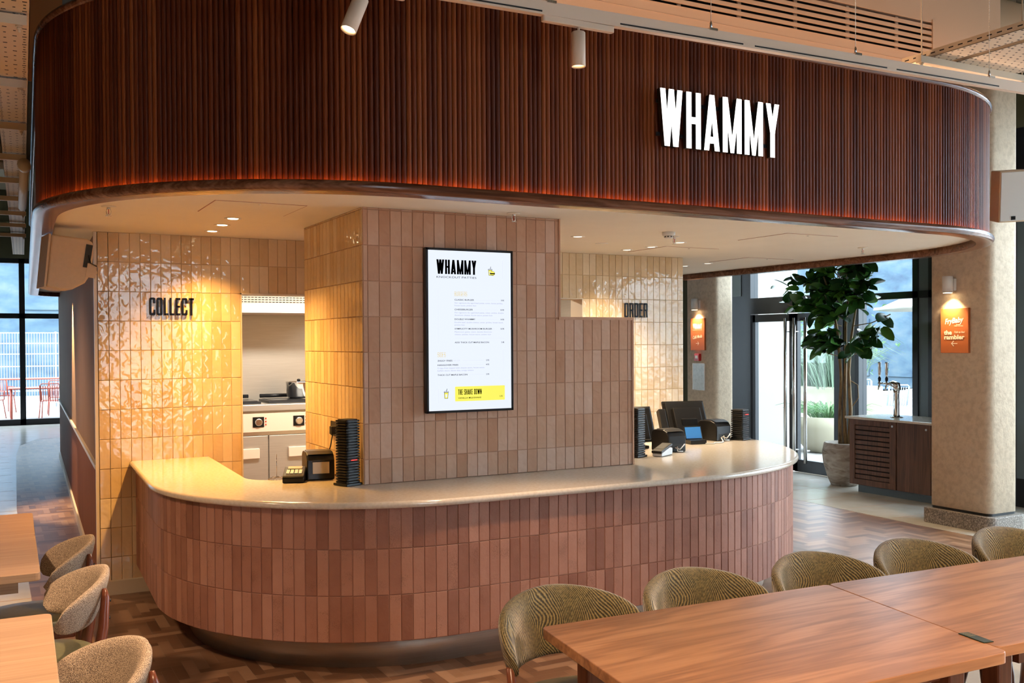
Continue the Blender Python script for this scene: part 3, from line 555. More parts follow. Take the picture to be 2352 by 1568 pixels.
# condensed block capitals: strokes (x, y) in cap heights; each is a horizontally cut bar or a box
def letter(ch, w=0.125, h=0.13):
    V = lambda x, y0=0, y1=1: [(x - w / 2, y0), (x + w / 2, y0), (x + w / 2, y1), (x - w / 2, y1)]
    D = lambda xb, yb, xt, yt, q=w: [(xb - q / 2, yb), (xb + q / 2, yb), (xt + q / 2, yt), (xt - q / 2, yt)]
    B = lambda x0, x1, y0, y1: [(x0, y0), (x1, y0), (x1, y1), (x0, y1)]
    a = w / 2; o = 0.30; c = o - a; e = h
    cut = 0.075
    def bowl(x0, x1, y0, y1, open_=None, sides='both'):
        """rounded ring as four bars and chamfered corners"""
        P = []
        P.append(B(x0 + cut, x1 - cut, y1 - e, y1)); P.append(B(x0 + cut, x1 - cut, y0, y0 + e))
        P.append(B(x0, x0 + w, y0 + cut, y1 - cut)); P.append(B(x1 - w, x1, y0 + cut, y1 - cut))
        for (sx, xx) in ((1, x0), (-1, x1)):
            for (sy, yy) in ((1, y0), (-1, y1)):
                q = [(xx, yy + sy * cut), (xx + sx * cut * 0.3, yy + sy * cut * 0.3), (xx + sx * cut, yy), (xx + sx * max(cut, w), yy + sy * e), (xx + sx * w, yy + sy * max(e, cut))]
                P.append(q if sx * sy > 0 else q[::-1])
        return P
    if ch == 'W': return [D(0.15, 0, 0.0625, 1), D(0.15, 0, 0.2375, 1), D(0.325, 0, 0.2375, 1), D(0.325, 0, 0.4125, 1)], 0.475
    if ch == 'H': return [V(a), V(c), B(a, c, 0.44, 0.56)], o
    if ch == 'A': return [D(a, 0, 0.165, 1), D(0.33 - a, 0, 0.165, 1), B(0.09, 0.24, 0.13, 0.25)], 0.33
    if ch == 'M': return [V(a), V(0.41 - a), D(0.205, 0, 0.068, 1, w * 0.72), D(0.205, 0, 0.342, 1, w * 0.72)], 0.41
    if ch == 'Y': return [D(0.15, 0.45, a, 1), D(0.15, 0.45, 0.30 - a, 1), V(0.15, 0, 0.5)], 0.30
    if ch == 'L': return [V(a), B(a, 0.24, 0, e)], 0.24
    if ch == 'E': return [V(a), B(a, 0.25, 0, e), B(a, 0.25, 1 - e, 1), B(a, 0.22, 0.44, 0.56)], 0.25
    if ch == 'F': return [V(a), B(a, 0.25, 1 - e, 1), B(a, 0.22, 0.44, 0.56)], 0.25
    if ch == 'T': return [V(0.14), B(0, 0.28, 1 - e, 1)], 0.28
    if ch == 'I': return [V(a)], w
    if ch == 'O': return bowl(0, o, 0, 1), o
    if ch == 'C': return [p for k, p in enumerate(bowl(0, o, 0, 1)) if k != 3] + [B(c - a, o, 0.68, 1 - cut), B(c - a, o, cut, 0.32)], o
    if ch == 'G': return [p for k, p in enumerate(bowl(0, o, 0, 1)) if k != 3] + [B(c - a, o, 0.68, 1 - cut), B(c - a, o, cut, 0.48), B(0.15, o, 0.38, 0.5)], o
    if ch == 'U': return [V(a, 0.07), V(c, 0.07)] + [bowl(0, o, 0, 1)[k] for k in (1, 4, 6)], o
    if ch == 'D': return [V(a)] + [p for k, p in enumerate(bowl(0, o, 0, 1)) if k not in (2, 4, 5)] + [B(a, 0.1, 1 - e, 1), B(a, 0.1, 0, e)], o
    if ch == 'R': return [V(a)] + [p for k, p in enumerate(bowl(0, o, 0.44, 1)) if k not in (2, 4, 5)] + [B(a, 0.1, 1 - e, 1), B(a, 0.1, 0.44, 0.44 + e), D(c + 0.005, 0, c - 0.02, 0.46)], o
    if ch == 'P': return [V(a)] + [p for k, p in enumerate(bowl(0, o, 0.44, 1)) if k not in (2, 4, 5)] + [B(a, 0.1, 1 - e, 1), B(a, 0.1, 0.44, 0.44 + e)], o
    if ch == 'B': return [V(a)] + [p for k, p in enumerate(bowl(0, o, 0.45, 1)) if k not in (2, 4, 5)] + [p for k, p in enumerate(bowl(0, o, 0, 0.55)) if k not in (2, 4, 5)] + [B(a, 0.1, 1 - e, 1), B(a, 0.1, 0, e), B(a, 0.1, 0.45, 0.55)], o
    if ch == 'S': return [bowl(0, o, 0.44, 1)[k] for k in (0, 1, 2, 4, 5)] + [bowl(0, o, 0, 0.56)[k] for k in (1, 3, 6, 7)] + [B(c - a, o, 0.72, 1 - cut), B(0, w, cut, 0.28), B(0.0 + cut, o - cut, 0.44, 0.56), bowl(0, o, 0.44, 1)[7], bowl(0, o, 0, 0.56)[4]], o
    if ch == 'K': return [V(a), D(c + 0.02, 0, 0.10, 0.6), D(0.10, 0.42, c + 0.01, 1)], 0.32
    if ch == 'N': return [V(a), V(c), D(c, 0, a, 1)], o
    return [], 0.16
def word(txt, h, gap=0.055, w=0.125, e=0.13):
    out = []; x = 0
    for ch in txt:
        ps, wd = letter(ch, w, e); out.append((ch, x, [[(px * h, py * h) for px, py in p] for p in ps])); x += wd * h + gap * h
    return out, x - gap * h
def put_word(txt, total_w, h, O, U, V, Nn, depth, mat, parent=None, one=False, name='letter', w=0.125, e=0.13, gap=0.055, zoff=0.0):
    """lay block lettering on a plane: origin O, right U, up V, out Nn"""
    ws, tw = word(txt, h, gap, w, e); k = total_w / tw; O, U, V, Nn = map(Vector, (O, U, V, Nn)); objs = []
    big = MB()
    for ch, x, polys in ws:
        m = big if one else MB()
        for q, p in enumerate(polys):
            dz = depth
            pts = [O + U * ((x + px) * k) + V * py for px, py in p]; n_ = len(pts)
            m.add([v + Nn * zoff for v in pts] + [v + Nn * dz for v in pts], [tuple(range(n_)), tuple(range(n_, 2 * n_))[::-1]] + [(i, (i + 1) % n_, n_ + (i + 1) % n_, n_ + i) for i in range(n_)], 0.5)
        if not one and polys:
            objs.append(m.build(name, mat, parent)); 
    if one: objs.append(big.build(name, mat, parent))
    if parent is not None:
        bpy.context.view_layer.update()
        for o in objs: o.matrix_parent_inverse = parent.matrix_world.inverted()
    return objs
ws = thing('illuminated_sign', 'glowing white WHAMMY letters mounted on the dark slatted canopy', 'sign', (3.7, 4.345, 2.80))
bodies = put_word('WHAMMY', 0.865, 0.312, (3.245, 4.372, 2.80), (1, 0, 0), (0, 0, 1), (0, -1, 0), 0.030, 'matt_black', ws, w=0.102, gap=0.072)
faces = put_word('WHAMMY', 0.865, 0.312, (3.245, 4.372, 2.80), (1, 0, 0), (0, 0, 1), (0, -1, 0), 0.0325, 'letter_face_light', ws, name='glowing_face', w=0.102, gap=0.072, zoff=0.0302)
for b_o, f_o in zip(bodies, faces): f_o.parent = b_o; f_o.matrix_parent_inverse = Matrix.Identity(4); f_o.location = (0, 0, 0)
lo = []
m = MB(); m.box(3.25, 4.10, 4.375, 4.385, 2.86, 2.88); m.box(3.25, 4.10, 4.375, 4.385, 3.04, 3.06); o = m.build('mounting_rail', 'black_metal', ws); bpy.context.view_layer.update(); o.matrix_parent_inverse = ws.matrix_world.inverted()
cw = thing('wall_lettering', 'glossy black COLLECT letters on the amber lit tiles', 'sign', (1.14, YW - 0.01, 1.93))
put_word('COLLECT', 0.30, 0.124, (0.993, YW - 0.015, 1.931), (1, 0, 0), (0, 0, 1), (0, -1, 0), 0.009, 'gloss_black_letter', cw, w=0.10, e=0.12, gap=0.07)
ow = thing('wall_lettering', 'glossy black ORDER letters on the cream tiles above the tills', 'sign', (5.12, YW - 0.01, 1.95))
put_word('ORDER', 0.25, 0.128, (5.0, YW - 0.015, 1.946), (1, 0, 0), (0, 0, 1), (0, -1, 0), 0.008, 'gloss_black_letter', ow, w=0.085, e=0.11, gap=0.085)

# ------------------------------------------------------------------ ceiling fittings under the canopy
def lathe_thing(name, label, cat, loc, parts, group=None):
    t = thing(name, label, cat, loc, 0, group)
    for (pn, prof, mat, seg) in parts: m = MB(); m.lathe(prof, seg); m.build(pn, mat, t)
    return t
dlab = [('nearest the camera', 'collect'), ('in the middle of its row of three', 'collect'), ('nearest the wall', 'collect')]
DL = [(1.336, 6.13, 'lit amber downlight of the left soffit, nearest of its row of three', 'a'), (1.345, 6.49, 'lit amber downlight of the left soffit, middle of its row of three', 'a'), (1.356, 6.87, 'lit amber downlight of the left soffit, closest to the COLLECT wall', 'a'),
      (3.815, 6.10, 'small round downlight just right of the pink column head', 'b'), (4.737, 6.80, 'small round downlight closest above the ORDER lettering', 'b'), (4.777, 6.51, 'small round downlight second out from the ORDER wall', 'b'),
      (4.767, 6.12, 'small round downlight beside the smoke detector', 'b'), (6.291, 7.64, 'small round downlight near the back corner access hatch', 'b'), (6.289, 8.0, 'small round downlight at the right end of the tiled ORDER wall', 'b'), (4.255, 6.45, 'faint unlit round plate on the soffit left of the downlights', 'c')]
d0 = None
for (x, y, lb_, kd) in DL:
    t = lathe_thing('downlight', lb_, 'downlight', (x, y, SOF), [('trim_ring', [(0.030, -0.0005), (0.042, -0.004), (0.050, -0.003), (0.052, 0.0)], 'white_plastic', 28)] +
                    ([('lens', [(0.0, -0.004), (0.031, -0.0035), (0.031, -0.001)], 'downlight_glow' if kd == 'a' else 'soft_downlight_glow', 24)] if kd != 'c' else [('cover', [(0.0, -0.005), (0.04, -0.004), (0.045, -0.001)], 'plaster_soffit', 24)]), 'downlights in the soffit')
    if kd == 'a': lamp('SPOT', 'downlight_beam', (x, y, SOF - 0.02), 105, AMB, aim=(x, y, 0), size=0.03, cone=112, blend=0.9)
    if kd == 'b': lamp('SPOT', 'downlight_beam', (x, y, SOF - 0.02), 72, (1.0, 0.76, 0.48), aim=(x, y, 0), size=0.03, cone=112, blend=0.9)
# sprinklers
SL = [(0.60, 5.89, 'brass sprinkler head at the far left of the amber soffit'), (2.777, 5.16, 'sprinkler head in front of the pink tiled column'),
      (4.463, 5.80, 'sprinkler head tucked beside the smoke detector'), (6.414, 5.80, 'sprinkler head at the right end of the soffit')]
for (x, y, lb_) in SL:
    t = thing('sprinkler', lb_, 'sprinkler', (x, y, SOF), 0, 'sprinkler heads')
    m = MB(); m.lathe([(0.040, -0.001), (0.038, -0.005), (0.012, -0.006)], 20); m.build('rose', 'plaster_soffit', t)
    m = MB(); m.lathe([(0.010, -0.004), (0.010, -0.016), (0.006, -0.018)], 12)
    for s_ in (-1, 1): m.tube([(s_ * 0.008, 0, -0.014), (s_ * 0.013, 0, -0.028), (s_ * 0.010, 0, -0.044), (0, 0, -0.052)], 0.0022, 6)
    m.build('frame', 'chrome', t)
    m = MB(); m.tube([(0, 0, -0.016), (0, 0, -0.045)], 0.0025, 6); m.build('bulb', 'red_glass', t)
    m = MB(); m.lathe([(0.002, -0.050), (0.018, -0.053), (0.018, -0.055), (0.002, -0.056)], 16); m.build('deflector', 'chrome', t)
t = thing('smoke_detector', 'white round smoke detector on the soffit above the tills', 'smoke detector', (4.25, 5.585, SOF))
m = MB(); m.lathe([(0.046, 0), (0.047, -0.018), (0.040, -0.026)], 28); m.build('base', 'white_plastic', t)
m = MB(); m.lathe([(0.030, -0.026), (0.030, -0.040), (0.026, -0.044), (0.004, -0.045)], 24); m.build('sensing_head', 'white_plastic', t)
m = MB()
for k in range(8): a = k * math.pi / 4; m.box(-0.004, 0.004, 0.0285, 0.0315, -0.038, -0.029, M=Matrix.Rotation(a, 4, 'Z'))
m.build('vents', 'matt_black', t)
# access panels: flush plates with a shadow gap
def panel(x0, x1, y0, y1, lb_, extra=False):
    t = thing('access_panel', lb_, 'access panel', ((x0 + x1) / 2, (y0 + y1) / 2, SOF), 0, 'flush access panels'); w, d = (x1 - x0) / 2, (y1 - y0) / 2
    m = MB(); m.box(-w, w, -d, d, -0.003, -0.0005); m.build('plate', 'plaster_soffit', t, bevel=0.001)
    m = MB(); q = 0.005
    for (a, b, c, dd) in ((-w - q, w + q, -d - q, -d), (-w - q, w + q, d, d + q), (-w - q, -w, -d, d), (w, w + q, -d, d)): m.box(a, b, c, dd, -0.002, 0.0005)
    m.build('shadow_gap', 'clay_grout', t)
    m = MB(); m.lathe([(0.008, -0.0045), (0.008, -0.002)], 12, c=(0, -d + 0.05, 0)); m.build('lock', 'steel_handle', t)
panel(1.085, 1.58, 5.39, 5.88, 'square flush access panel in the amber lit left soffit')
panel(5.07, 5.56, 5.27, 5.79, 'square flush access panel nearest the rim on the right soffit')
panel(4.86, 5.40, 6.42, 6.95, 'square flush access panel in front of the ORDER wall'); panel(6.20, 6.75, 6.95, 7.5, 'square flush access panel toward the door side of the soffit')

# ------------------------------------------------------------------ menu screen
ms = thing('menu_screen', 'tall black framed menu screen with burger prices on the pink tiles', 'screen', (2.53, 5.27, 1.80))
SX0, SX1, SZ0, SZ1, SY = 2.243, 2.815, 1.315, 2.282, 5.252
def mp_(o): bpy.context.view_layer.update(); o.matrix_parent_inverse = ms.matrix_world.inverted(); return o
m = MB(); m.box(SX0, SX1, SY, SY + 0.034, SZ0, SZ1); mp_(m.build('housing', 'black_metal', ms, bevel=0.002))
m = MB(); b_ = 0.0135
for (a, b, c, d) in ((SX0, SX1, SZ0, SZ0 + b_), (SX0, SX1, SZ1 - b_, SZ1), (SX0, SX0 + b_, SZ0, SZ1), (SX1 - b_, SX1, SZ0, SZ1)): m.box(a, b, SY - 0.006, SY, c, d)
mp_(m.build('bezel', 'black_metal', ms))
m = MB(); m.box(SX0 + b_, SX1 - b_, SY - 0.002, SY + 0.001, SZ0 + b_, SZ1 - b_); disp = mp_(m.build('display', 'screen_light', ms))
IX0, IW, IZ1, IH = SX0 + b_, SX1 - SX0 - 2 * b_, SZ1 - b_, SZ1 - SZ0 - 2 * b_
def sxy(u, v): return Vector((IX0 + u * IW, SY - 0.0025, IZ1 - v * IH))
def text_mesh(txt, size, bold=0.0, shear=0.0, sx=1.0):
    cu = bpy.data.curves.new('txt', 'FONT'); cu.body = txt; cu.size = size; cu.offset = bold; cu.shear = shear; cu.resolution_u = 3
    to = bpy.data.objects.new('txt', cu); C.objects.link(to); bpy.context.view_layer.update()
    dg = bpy.context.evaluated_depsgraph_get(); me = bpy.data.meshes.new_from_object(to.evaluated_get(dg)); bpy.data.objects.remove(to); bpy.data.curves.remove(cu)
    vs = [(v.co.x * sx, v.co.y) for v in me.vertices]; fs = [tuple(p.vertices) for p in me.polygons]; bpy.data.meshes.remove(me); return vs, fs
def add_text(mb, txt, O, U, V, h, width=None, bold=0.0, align='L', shear=0.0):
    vs, fs = text_mesh(txt, 1.0, bold, shear); xs = [v[0] for v in vs]; x0, x1 = min(xs), max(xs)
    s_ = h / 0.72; k = (width / (x1 - x0)) if width else s_; w = (x1 - x0) * k; ox = {'L': 0, 'R': -w, 'C': -w / 2}[align]
    mb.add([Vector(O) + Vector(U) * ((x - x0) * k + ox) + Vector(V) * (y * s_) for x, y in vs], fs, 0.5)
UX, UZ = Vector((1, 0, 0)), Vector((0, 0, 1))
def st(mb, txt, u, v, h, u1=None, bold=0.0, align='L'): add_text(mb, txt, sxy(u, v), UX, UZ, h * IH, (u1 - u) * IW if u1 else None, bold, align)
NY = (0, -1, 0)
for o in put_word('WHAMMY', 0.475 * IW, 0.09 * IH, sxy(0.10, 0.147), UX, UZ, NY, 0.0006, 'screen_ink', ms, one=True, name='menu_title'): pass
m = MB(); st(m, 'KNOCKOUT PATTIES', 0.10, 0.172, 0.0125, 0.575); mp_(m.build('menu_subtitle', 'screen_ink', ms))
for (tx, u, v, wd) in (('BURGERS', 0.31, 0.284, 0.15), ('SIDES', 0.105, 0.665, 0.095)):
    put_word(tx, wd * IW, 0.029 * IH, sxy(u, v), UX, UZ, NY, 0.0006, 'screen_gold', ms, one=True, name='menu_heading', w=0.05, e=0.05, gap=0.09)
for (tx, u, v, u1, pr, pu) in (('CLASSIC BURGER', .31, .311, .545, '9.95', .915), ('CHEESEBURGER', .31, .372, .53, '10.95', .915), ('DOUBLE WHAMMY', .31, .433, .56, '14.95', .915),
                           ('SYMPLICITY MUSHROOM BURGER', .31, .493, .765, '10.95', .915), ('ADD THICK CUT MAPLE BACON', .31, .579, .725, '2.45', .915),
                           ('ZIGGY FRIES', .105, .693, .28, '3.95', .725), ('HANGOVER FRIES', .105, .72, .35, '4.95', .725), ('THICK CUT MAPLE BACON', .105, .782, .46, '3.95', .725)):
    m = MB(); st(m, tx, u, v, 0.0095, u1, 0.012); mp_(m.build('menu_item', 'screen_ink', ms))
    m = MB(); st(m, pr, pu, v, 0.0095, None, 0.012, 'R'); mp_(m.build('menu_price', 'screen_ink', ms))
for (tx, u, v, u1) in (('Our signature dry aged beef pattie, onion, house pickles,', .31, .330, .90), ('house sauce, potato bun', .31, .346, .57), ('Our signature dry aged beef pattie, onion, pickles, double', .31, .391, .91), ('American cheese, house sauce, potato bun', .31, .407, .77),
                       ('Double beef, double cheese, onion, pickles, house sauce,', .31, .452, .905), ('potato bun', .31, .468, .43), ('Mushroom pattie, onion, double American', .31, .512, .76), ('cheese, pickles, house sauce, potato bun', .31, .528, .75),
                       ('Crispy fries topped with cheese sauce, house sauce,', .105, .738, .67), ('buffalo sauce, bacon bits, crispy onions', .105, .754, .535)):
    m = MB(); st(m, tx, u, v, 0.0082, u1); mp_(m.build('menu_description', 'screen_grey_ink', ms))
m = MB()
for (u0, u1, v) in ((.31, .915, .548), (.56, .86, .307), (.56, .84, .368), (.58, .84, .429), (.36, .66, .716), (.40, .66, .689), (.48, .66, .778)): a, b = sxy(u0, v), sxy(u1, v); m.box(a.x, b.x, a.y - 0.0004, a.y, a.z - 0.0003, a.z + 0.0003)
for (u, v0, v1) in ((.115, .25, .58), (.90, .05, .17), (.90, .62, .76), (.115, .86, .95)): a, b = sxy(u, v0), sxy(u, v1); m.box(a.x - .0003, a.x + .0003, a.y - 0.0004, a.y, b.z, a.z)
mp_(m.build('menu_rules', 'screen_pale_ink', ms))
m = MB(); st(m, 'V', .78, .493, 0.0095); mp_(m.build('menu_note', 'screen_pale_ink', ms))
m = MB(); st(m, 'VE/GF', .29, .693, 0.0095, .37); mp_(m.build('menu_note', 'screen_pale_ink', ms))
m = MB(); a, b = sxy(.31, .945), sxy(.918, .852); 
m.prism([(x, z) for x, z in rrect(a.x, b.x, a.z, b.z, 0.004, 3)], 0, 0.0004, M=Matrix(((1, 0, 0, 0), (0, 0, -1, a.y), (0, 1, 0, 0), (0, 0, 0, 1)))); mp_(m.build('offer_box', 'screen_yellow', ms))
for o in put_word('THE SHAKE DOWN', 0.285 * IW, 0.034 * IH, sxy(.345, .904), UX, UZ, NY, 0.0012, 'screen_ink', ms, one=True, name='offer_title', w=0.10, e=0.10, gap=0.07): pass
m = MB(); vs0 = len(m.v); st(m, 'VANILLA MILKSHAKE', .345, .929, 0.0095, .625, 0.012); m.v = [(x, y - 0.001, z) for x, y, z in m.v]; mp_(m.build('offer_item', 'screen_ink', ms))
m = MB(); st(m, '5.95', .89, .925, 0.0095, None, 0.012, 'R'); m.v = [(x, y - 0.001, z) for x, y, z in m.v]; mp_(m.build('offer_price', 'screen_ink', ms))
def icon(cup_u, cup_v, s_, burger):
    O = sxy(cup_u, cup_v); P = lambda x, y, q=0.0: (O.x + x * s_, O.y - 0.0003 - q, O.z + y * s_)
    k_ = MB(); y_ = MB(); w_ = MB()
    k_.add([P(-.30, 0), P(.30, 0), P(.38, 1.0), P(-.38, 1.0)], [(0, 1, 2, 3)]); k_.add([P(-.46, 1.0), P(.46, 1.0), P(.36, 1.18), P(-.36, 1.18)], [(0, 1, 2, 3)]); k_.add([P(-.02, 1.15), P(.06, 1.15), P(.18, 1.6), P(.10, 1.6)], [(0, 1, 2, 3)])
    y_.add([P(-.25, .05, .0004), P(.25, .05, .0004), P(.32, .95, .0004), P(-.32, .95, .0004)], [(0, 1, 2, 3)])
    w_.add([P(-.14, .2, .0008), P(.14, .2, .0008), P(.17, .7, .0008), P(-.17, .7, .0008)], [(0, 1, 2, 3)]); w_.add([P(-.38, 1.03, .0004), P(.38, 1.03, .0004), P(.31, 1.13, .0004), P(-.31, 1.13, .0004)], [(0, 1, 2, 3)])
    if burger:
        ell = lambda cx, cy, rx, ry, q, a0=0, a1=360, n=20: [P(cx + rx * math.cos(R_(a0 + (a1 - a0) * i / n)), cy + ry * math.sin(R_(a0 + (a1 - a0) * i / n)), q) for i in range(n + 1)]
        for (mb, pts) in ((k_, ell(.45, .38, .52, .42, .0010, 0, 360)), (y_, ell(.45, .44, .46, .32, .0014, 0, 180)), (y_, ell(.45, .22, .46, .17, .0014, 180, 360)), (k_, ell(.45, .33, .45, .04, .0018, 0, 360))): mb.add(pts, [tuple(range(len(pts)))])
    for (mb, nm, mt) in ((k_, 'icon_outline', 'screen_ink'), (y_, 'icon_fill', 'screen_yellow'), (w_, 'icon_label', 'screen_light')): mp_(mb.build(nm, mt, ms))
icon(0.745, 0.148, 0.033, True); icon(0.205, 0.925, 0.036, False)

# ------------------------------------------------------------------ room shell
CH = 5.1
m = MB(); m.box(-6, 9.5, -4.3, 24, CH, CH + 0.1); struct(m.build('ceiling', 'ceiling_paint'))
m = MB(); m.box(-6.1, -6, -4.3, 24, 0, CH); struct(m.build('wall_left', 'olive_wall_paint'))
m = MB(); m.box(9.35, 9.5, -4.3, 24, 3.9, CH); m.box(9.35, 9.5, 11.2, 24, 0, 3.9); m.box(9.35, 9.5, -4.3, 0.45, 0, 3.9); struct(m.build('wall_right', 'olive_wall_paint'))
m = MB(); m.box(-6, 9.5, -4.3, -4.2, 3.9, CH); m.box(-6, 9.5, -4.3, -4.2, 0, 0.5); m.box(-6, 1.8, -4.3, -4.2, 0.5, 3.9); m.box(3.2, 9.5, -4.3, -4.2, 0.5, 3.9); struct(m.build('wall_front', 'olive_wall_paint'))
m = MB(); m.box(-6, 9.5, 23.9, 24.0, 3.6, CH); m.box(2.3, 9.5, 23.9, 24.0, 0, 3.6); struct(m.build('wall_far', 'olive_wall_paint'))
# far shopfront glazing on the left
m = MB()
for x in (-5.9, -4.0, -1.7, 0.59, 2.25): m.box(x, x + 0.11, 23.64, 23.76, 0, 3.6)
m.box(-6, 2.36, 23.64, 23.76, 2.31, 2.42); m.box(-6, 2.36, 23.64, 23.76, 0, 0.13); m.box(-6, 2.36, 23.64, 23.76, 3.5, 3.6)
w1 = struct(m.build('window_1', 'black_metal')); m = MB(); m.box(-6, 2.3, 23.69, 23.70, 0.1, 3.55); m.build('glass_pane', 'window_glass', w1)
# right side: glazed doors and window at x = 9.35
XW = 9.35
def frame(rects, name, mat, d=0.14, par=None, x=XW):
    m = MB()
    for (y0, y1, z0, z1) in rects: m.box(x, x + d, y0, y1, z0, z1)
    return m.build(name, mat, par)
w2 = struct(frame([(10.44, 10.95, 0, 3.9), (8.84, 10.44, 2.10, 2.32), (8.84, 10.44, 3.5, 3.9), (8.77, 8.86, 0, 3.9)], 'window_2', 'black_metal'))
frame([(8.86, 10.44, 2.32, 3.5)], 'glass_pane', 'window_glass', 0.01, w2, XW + 0.07)
frame([(10.62, 10.80, 2.36, 3.5)], 'side_panel', 'grey_frame', 0.01, w2, XW - 0.012)
def leaf(y0, y1, nm, hy, hand):
    d = struct(frame([(y0, y0 + 0.055, 0.01, 2.09), (y1 - 0.055, y1, 0.01, 2.09), (y0, y1, 0.01, 0.17), (y0, y1, 1.99, 2.09)], nm, 'black_metal', 0.06, None, XW + 0.02))
    frame([(y0 + 0.05, y1 - 0.05, 0.16, 2.0)], 'glass_pane', 'window_glass', 0.01, d, XW + 0.045)
    for h in hy:
        m = MB(); m.tube([(XW - 0.045, h, 0.14), (XW - 0.045, h, 2.03)], 0.023, 14)
        for z in (0.3, 1.85): m.tube([(XW - 0.045, h, z), (XW + 0.03, h, z)], 0.009, 8)
        m.build('pull_bar', 'steel_handle', d)
    return d
d1 = leaf(9.66, 10.42, 'door_1', (9.72,), 0); d2 = leaf(8.88, 9.62, 'door_2', (9.56, 9.36), 0)
m = MB()
for zz in (1.02, 1.62):
    for k in range(4): m.box(XW + 0.038, XW + 0.040, 9.82 + k * 0.16, 9.826 + k * 0.16, zz, zz + 0.05)
m.build('manifestation_mark', 'outside_white', d1)
m = MB(); m.box(XW + 0.005, XW + 0.02, 9.63, 9.66, 1.02, 1.10); m.build('lock_plate', 'steel_handle', d2)
w3_ = struct(frame([(8.52, 8.58, 0, 3.9), (7.66, 7.735, 0, 3.9), (7.47, 8.77, 2.21, 2.29), (7.47, 7.52, 0, 3.9), (7.47, 8.77, 0, 0.12), (7.47, 8.77, 3.5, 3.9)], 'window_3', 'black_metal'))
frame([(7.735, 8.52, 0.1, 3.5)], 'glass_pane', 'window_glass', 0.01, w3_, XW + 0.07)
frame([(8.58, 8.77, 0, 3.5)], 'side_panel', 'grey_frame', 0.05, w3_, XW + 0.02); frame([(7.52, 7.66, 0, 3.5)], 'side_panel', 'grey_frame', 0.05, w3_, XW + 0.02)
w4 = struct(frame([(5.9, 7.47, 0, 3.9)] + [(y, y + 0.09, 0, 3.9) for y in (4.0, 2.2, 0.4)] + [(0.4, 5.9, 2.21, 2.32), (0.4, 5.9, 0, 0.15), (0.4, 5.9, 3.8, 3.9)], 'window_4', 'black_metal'))
frame([(0.45, 5.9, 0.1, 3.85)], 'glass_pane', 'window_glass', 0.01, w4, XW + 0.07)
frame([(6.28, 6.42, 0.3, 3.1)], 'side_panel', 'grey_frame', 0.02, w4, XW - 0.03)
m = MB()
for x in (1.75, 2.45, 3.15): m.box(x, x + 0.1, -4.28, -4.18, 0.5, 3.9)
m.box(1.8, 3.2, -4.28, -4.18, 2.3, 2.4); w5 = struct(m.build('window_5', 'black_metal')); m = MB(); m.box(1.8, 3.2, -4.24, -4.23, 0.5, 3.9); m.build('glass_pane', 'window_glass', w5)

# textured plaster piers
def pier(nm, x0, x1, y0, y1, z0=0.17):
    m = MB(); m.prism(rrect(x0, x1, y0, y1, 0.07, 6), z0, CH, smooth=True); o = struct(m.build(nm, 'textured_plaster')); 
    m = MB(); m.prism(rrect(x0 - 0.045, x1 + 0.045, y0 - 0.05, y1 + 0.05, 0.07, 5), 0, 0.145); struct(m.build('baseboard_pier', 'terrazzo_plinth', bevel=0.008))
    m = MB(); m.prism(rrect(x0 + 0.01, x1 - 0.01, y0 + 0.01, y1 - 0.01, 0.05, 5), 0.145, z0 + 0.003); struct(m.build('baseboard_pier', 'matt_black'))
pier('wall_pier', 7.85, 8.25, 5.66, 6.31); pier('wall_pier', 8.60, 8.93, 10.29, 10.93)

# ------------------------------------------------------------------ signs, wall lights
def wall_light(x, y, lb_):
    t = thing('wall_light', lb_, 'wall light', (x, y, 2.16), 0, 'cylinder wall lights')
    m = MB(); m.lathe([(0.043, 0.004), (0.046, 0.0), (0.046, 0.15), (0.044, 0.152)], 28, c=(-0.075, 0, 0)); m.build('shade', 'white_plastic', t)
    m = MB(); m.box(-0.035, -0.001, -0.035, 0.035, 0.02, 0.13); m.build('wall_bracket', 'white_plastic', t)
    m = MB(); m.lathe([(0.0, 0.002), (0.04, 0.002), (0.04, 0.003)], 20, c=(-0.075, 0, -0.004)); m.build('lamp', 'downlight_glow', t)
    lamp('SPOT', 'wall_light_beam', (x - 0.075, y, 2.15), 60, (1.0, 0.70, 0.40), aim=(x + 0.12, y, 0), size=0.02, cone=110, blend=1.0)
wall_light(7.848, 6.04, 'small white cylinder wall light above the large rust sign'); wall_light(8.598, 10.63, 'small white cylinder wall light above the sign on the far pier')
def sign(x, y0, y1, z0, z1, lb_):
    t = thing('wayfinding_sign', lb_, 'sign', (x, (y0 + y1) / 2, (z0 + z1) / 2)); w, h = (y1 - y0) / 2, (z1 - z0) / 2
    m = MB(); m.box(-0.026, 0, -w, w, -h, h); m.build('plate', 'sign_rust', t, bevel=0.003)
    return t, w, h
SU, SV = (0, -1, 0), (0, 0, 1)      # reading direction on a face that looks towards -x
def stx(t, txt, y, z, h, wd, bold=0.0, shear=0.0, rot=0.0, nm='sign_text'):
    u = Vector((0, -math.cos(rot), math.sin(rot))); v = Vector((0, math.sin(rot), math.cos(rot)))
    m = MB(); add_text(m, txt, (-0.0275, y, z), u, v, h, wd, bold, 'C', shear); return m.build(nm, 'sign_cream', t)
def arrow(t, z, d):
    m = MB(); x = -0.0275; L_a = 0.033
    m.add([(x, -L_a, z - .003), (x, L_a, z - .003), (x, L_a, z + .003), (x, -L_a, z + .003)], [(0, 1, 2, 3)])
    for s_ in (1, -1):
        tip = d * L_a; m.add([(x, tip, z), (x, tip - d * 0.024, z + s_ * 0.026), (x, tip - d * 0.030, z + s_ * 0.021), (x, tip - d * 0.008, z)], [(0, 1, 2, 3)])
    m.build('arrow', 'sign_cream', t)
t, w_, h_ = sign(7.849, 5.86, 6.155, 1.607, 2.018, 'rust wayfinding sign with a left arrow on the near pier')
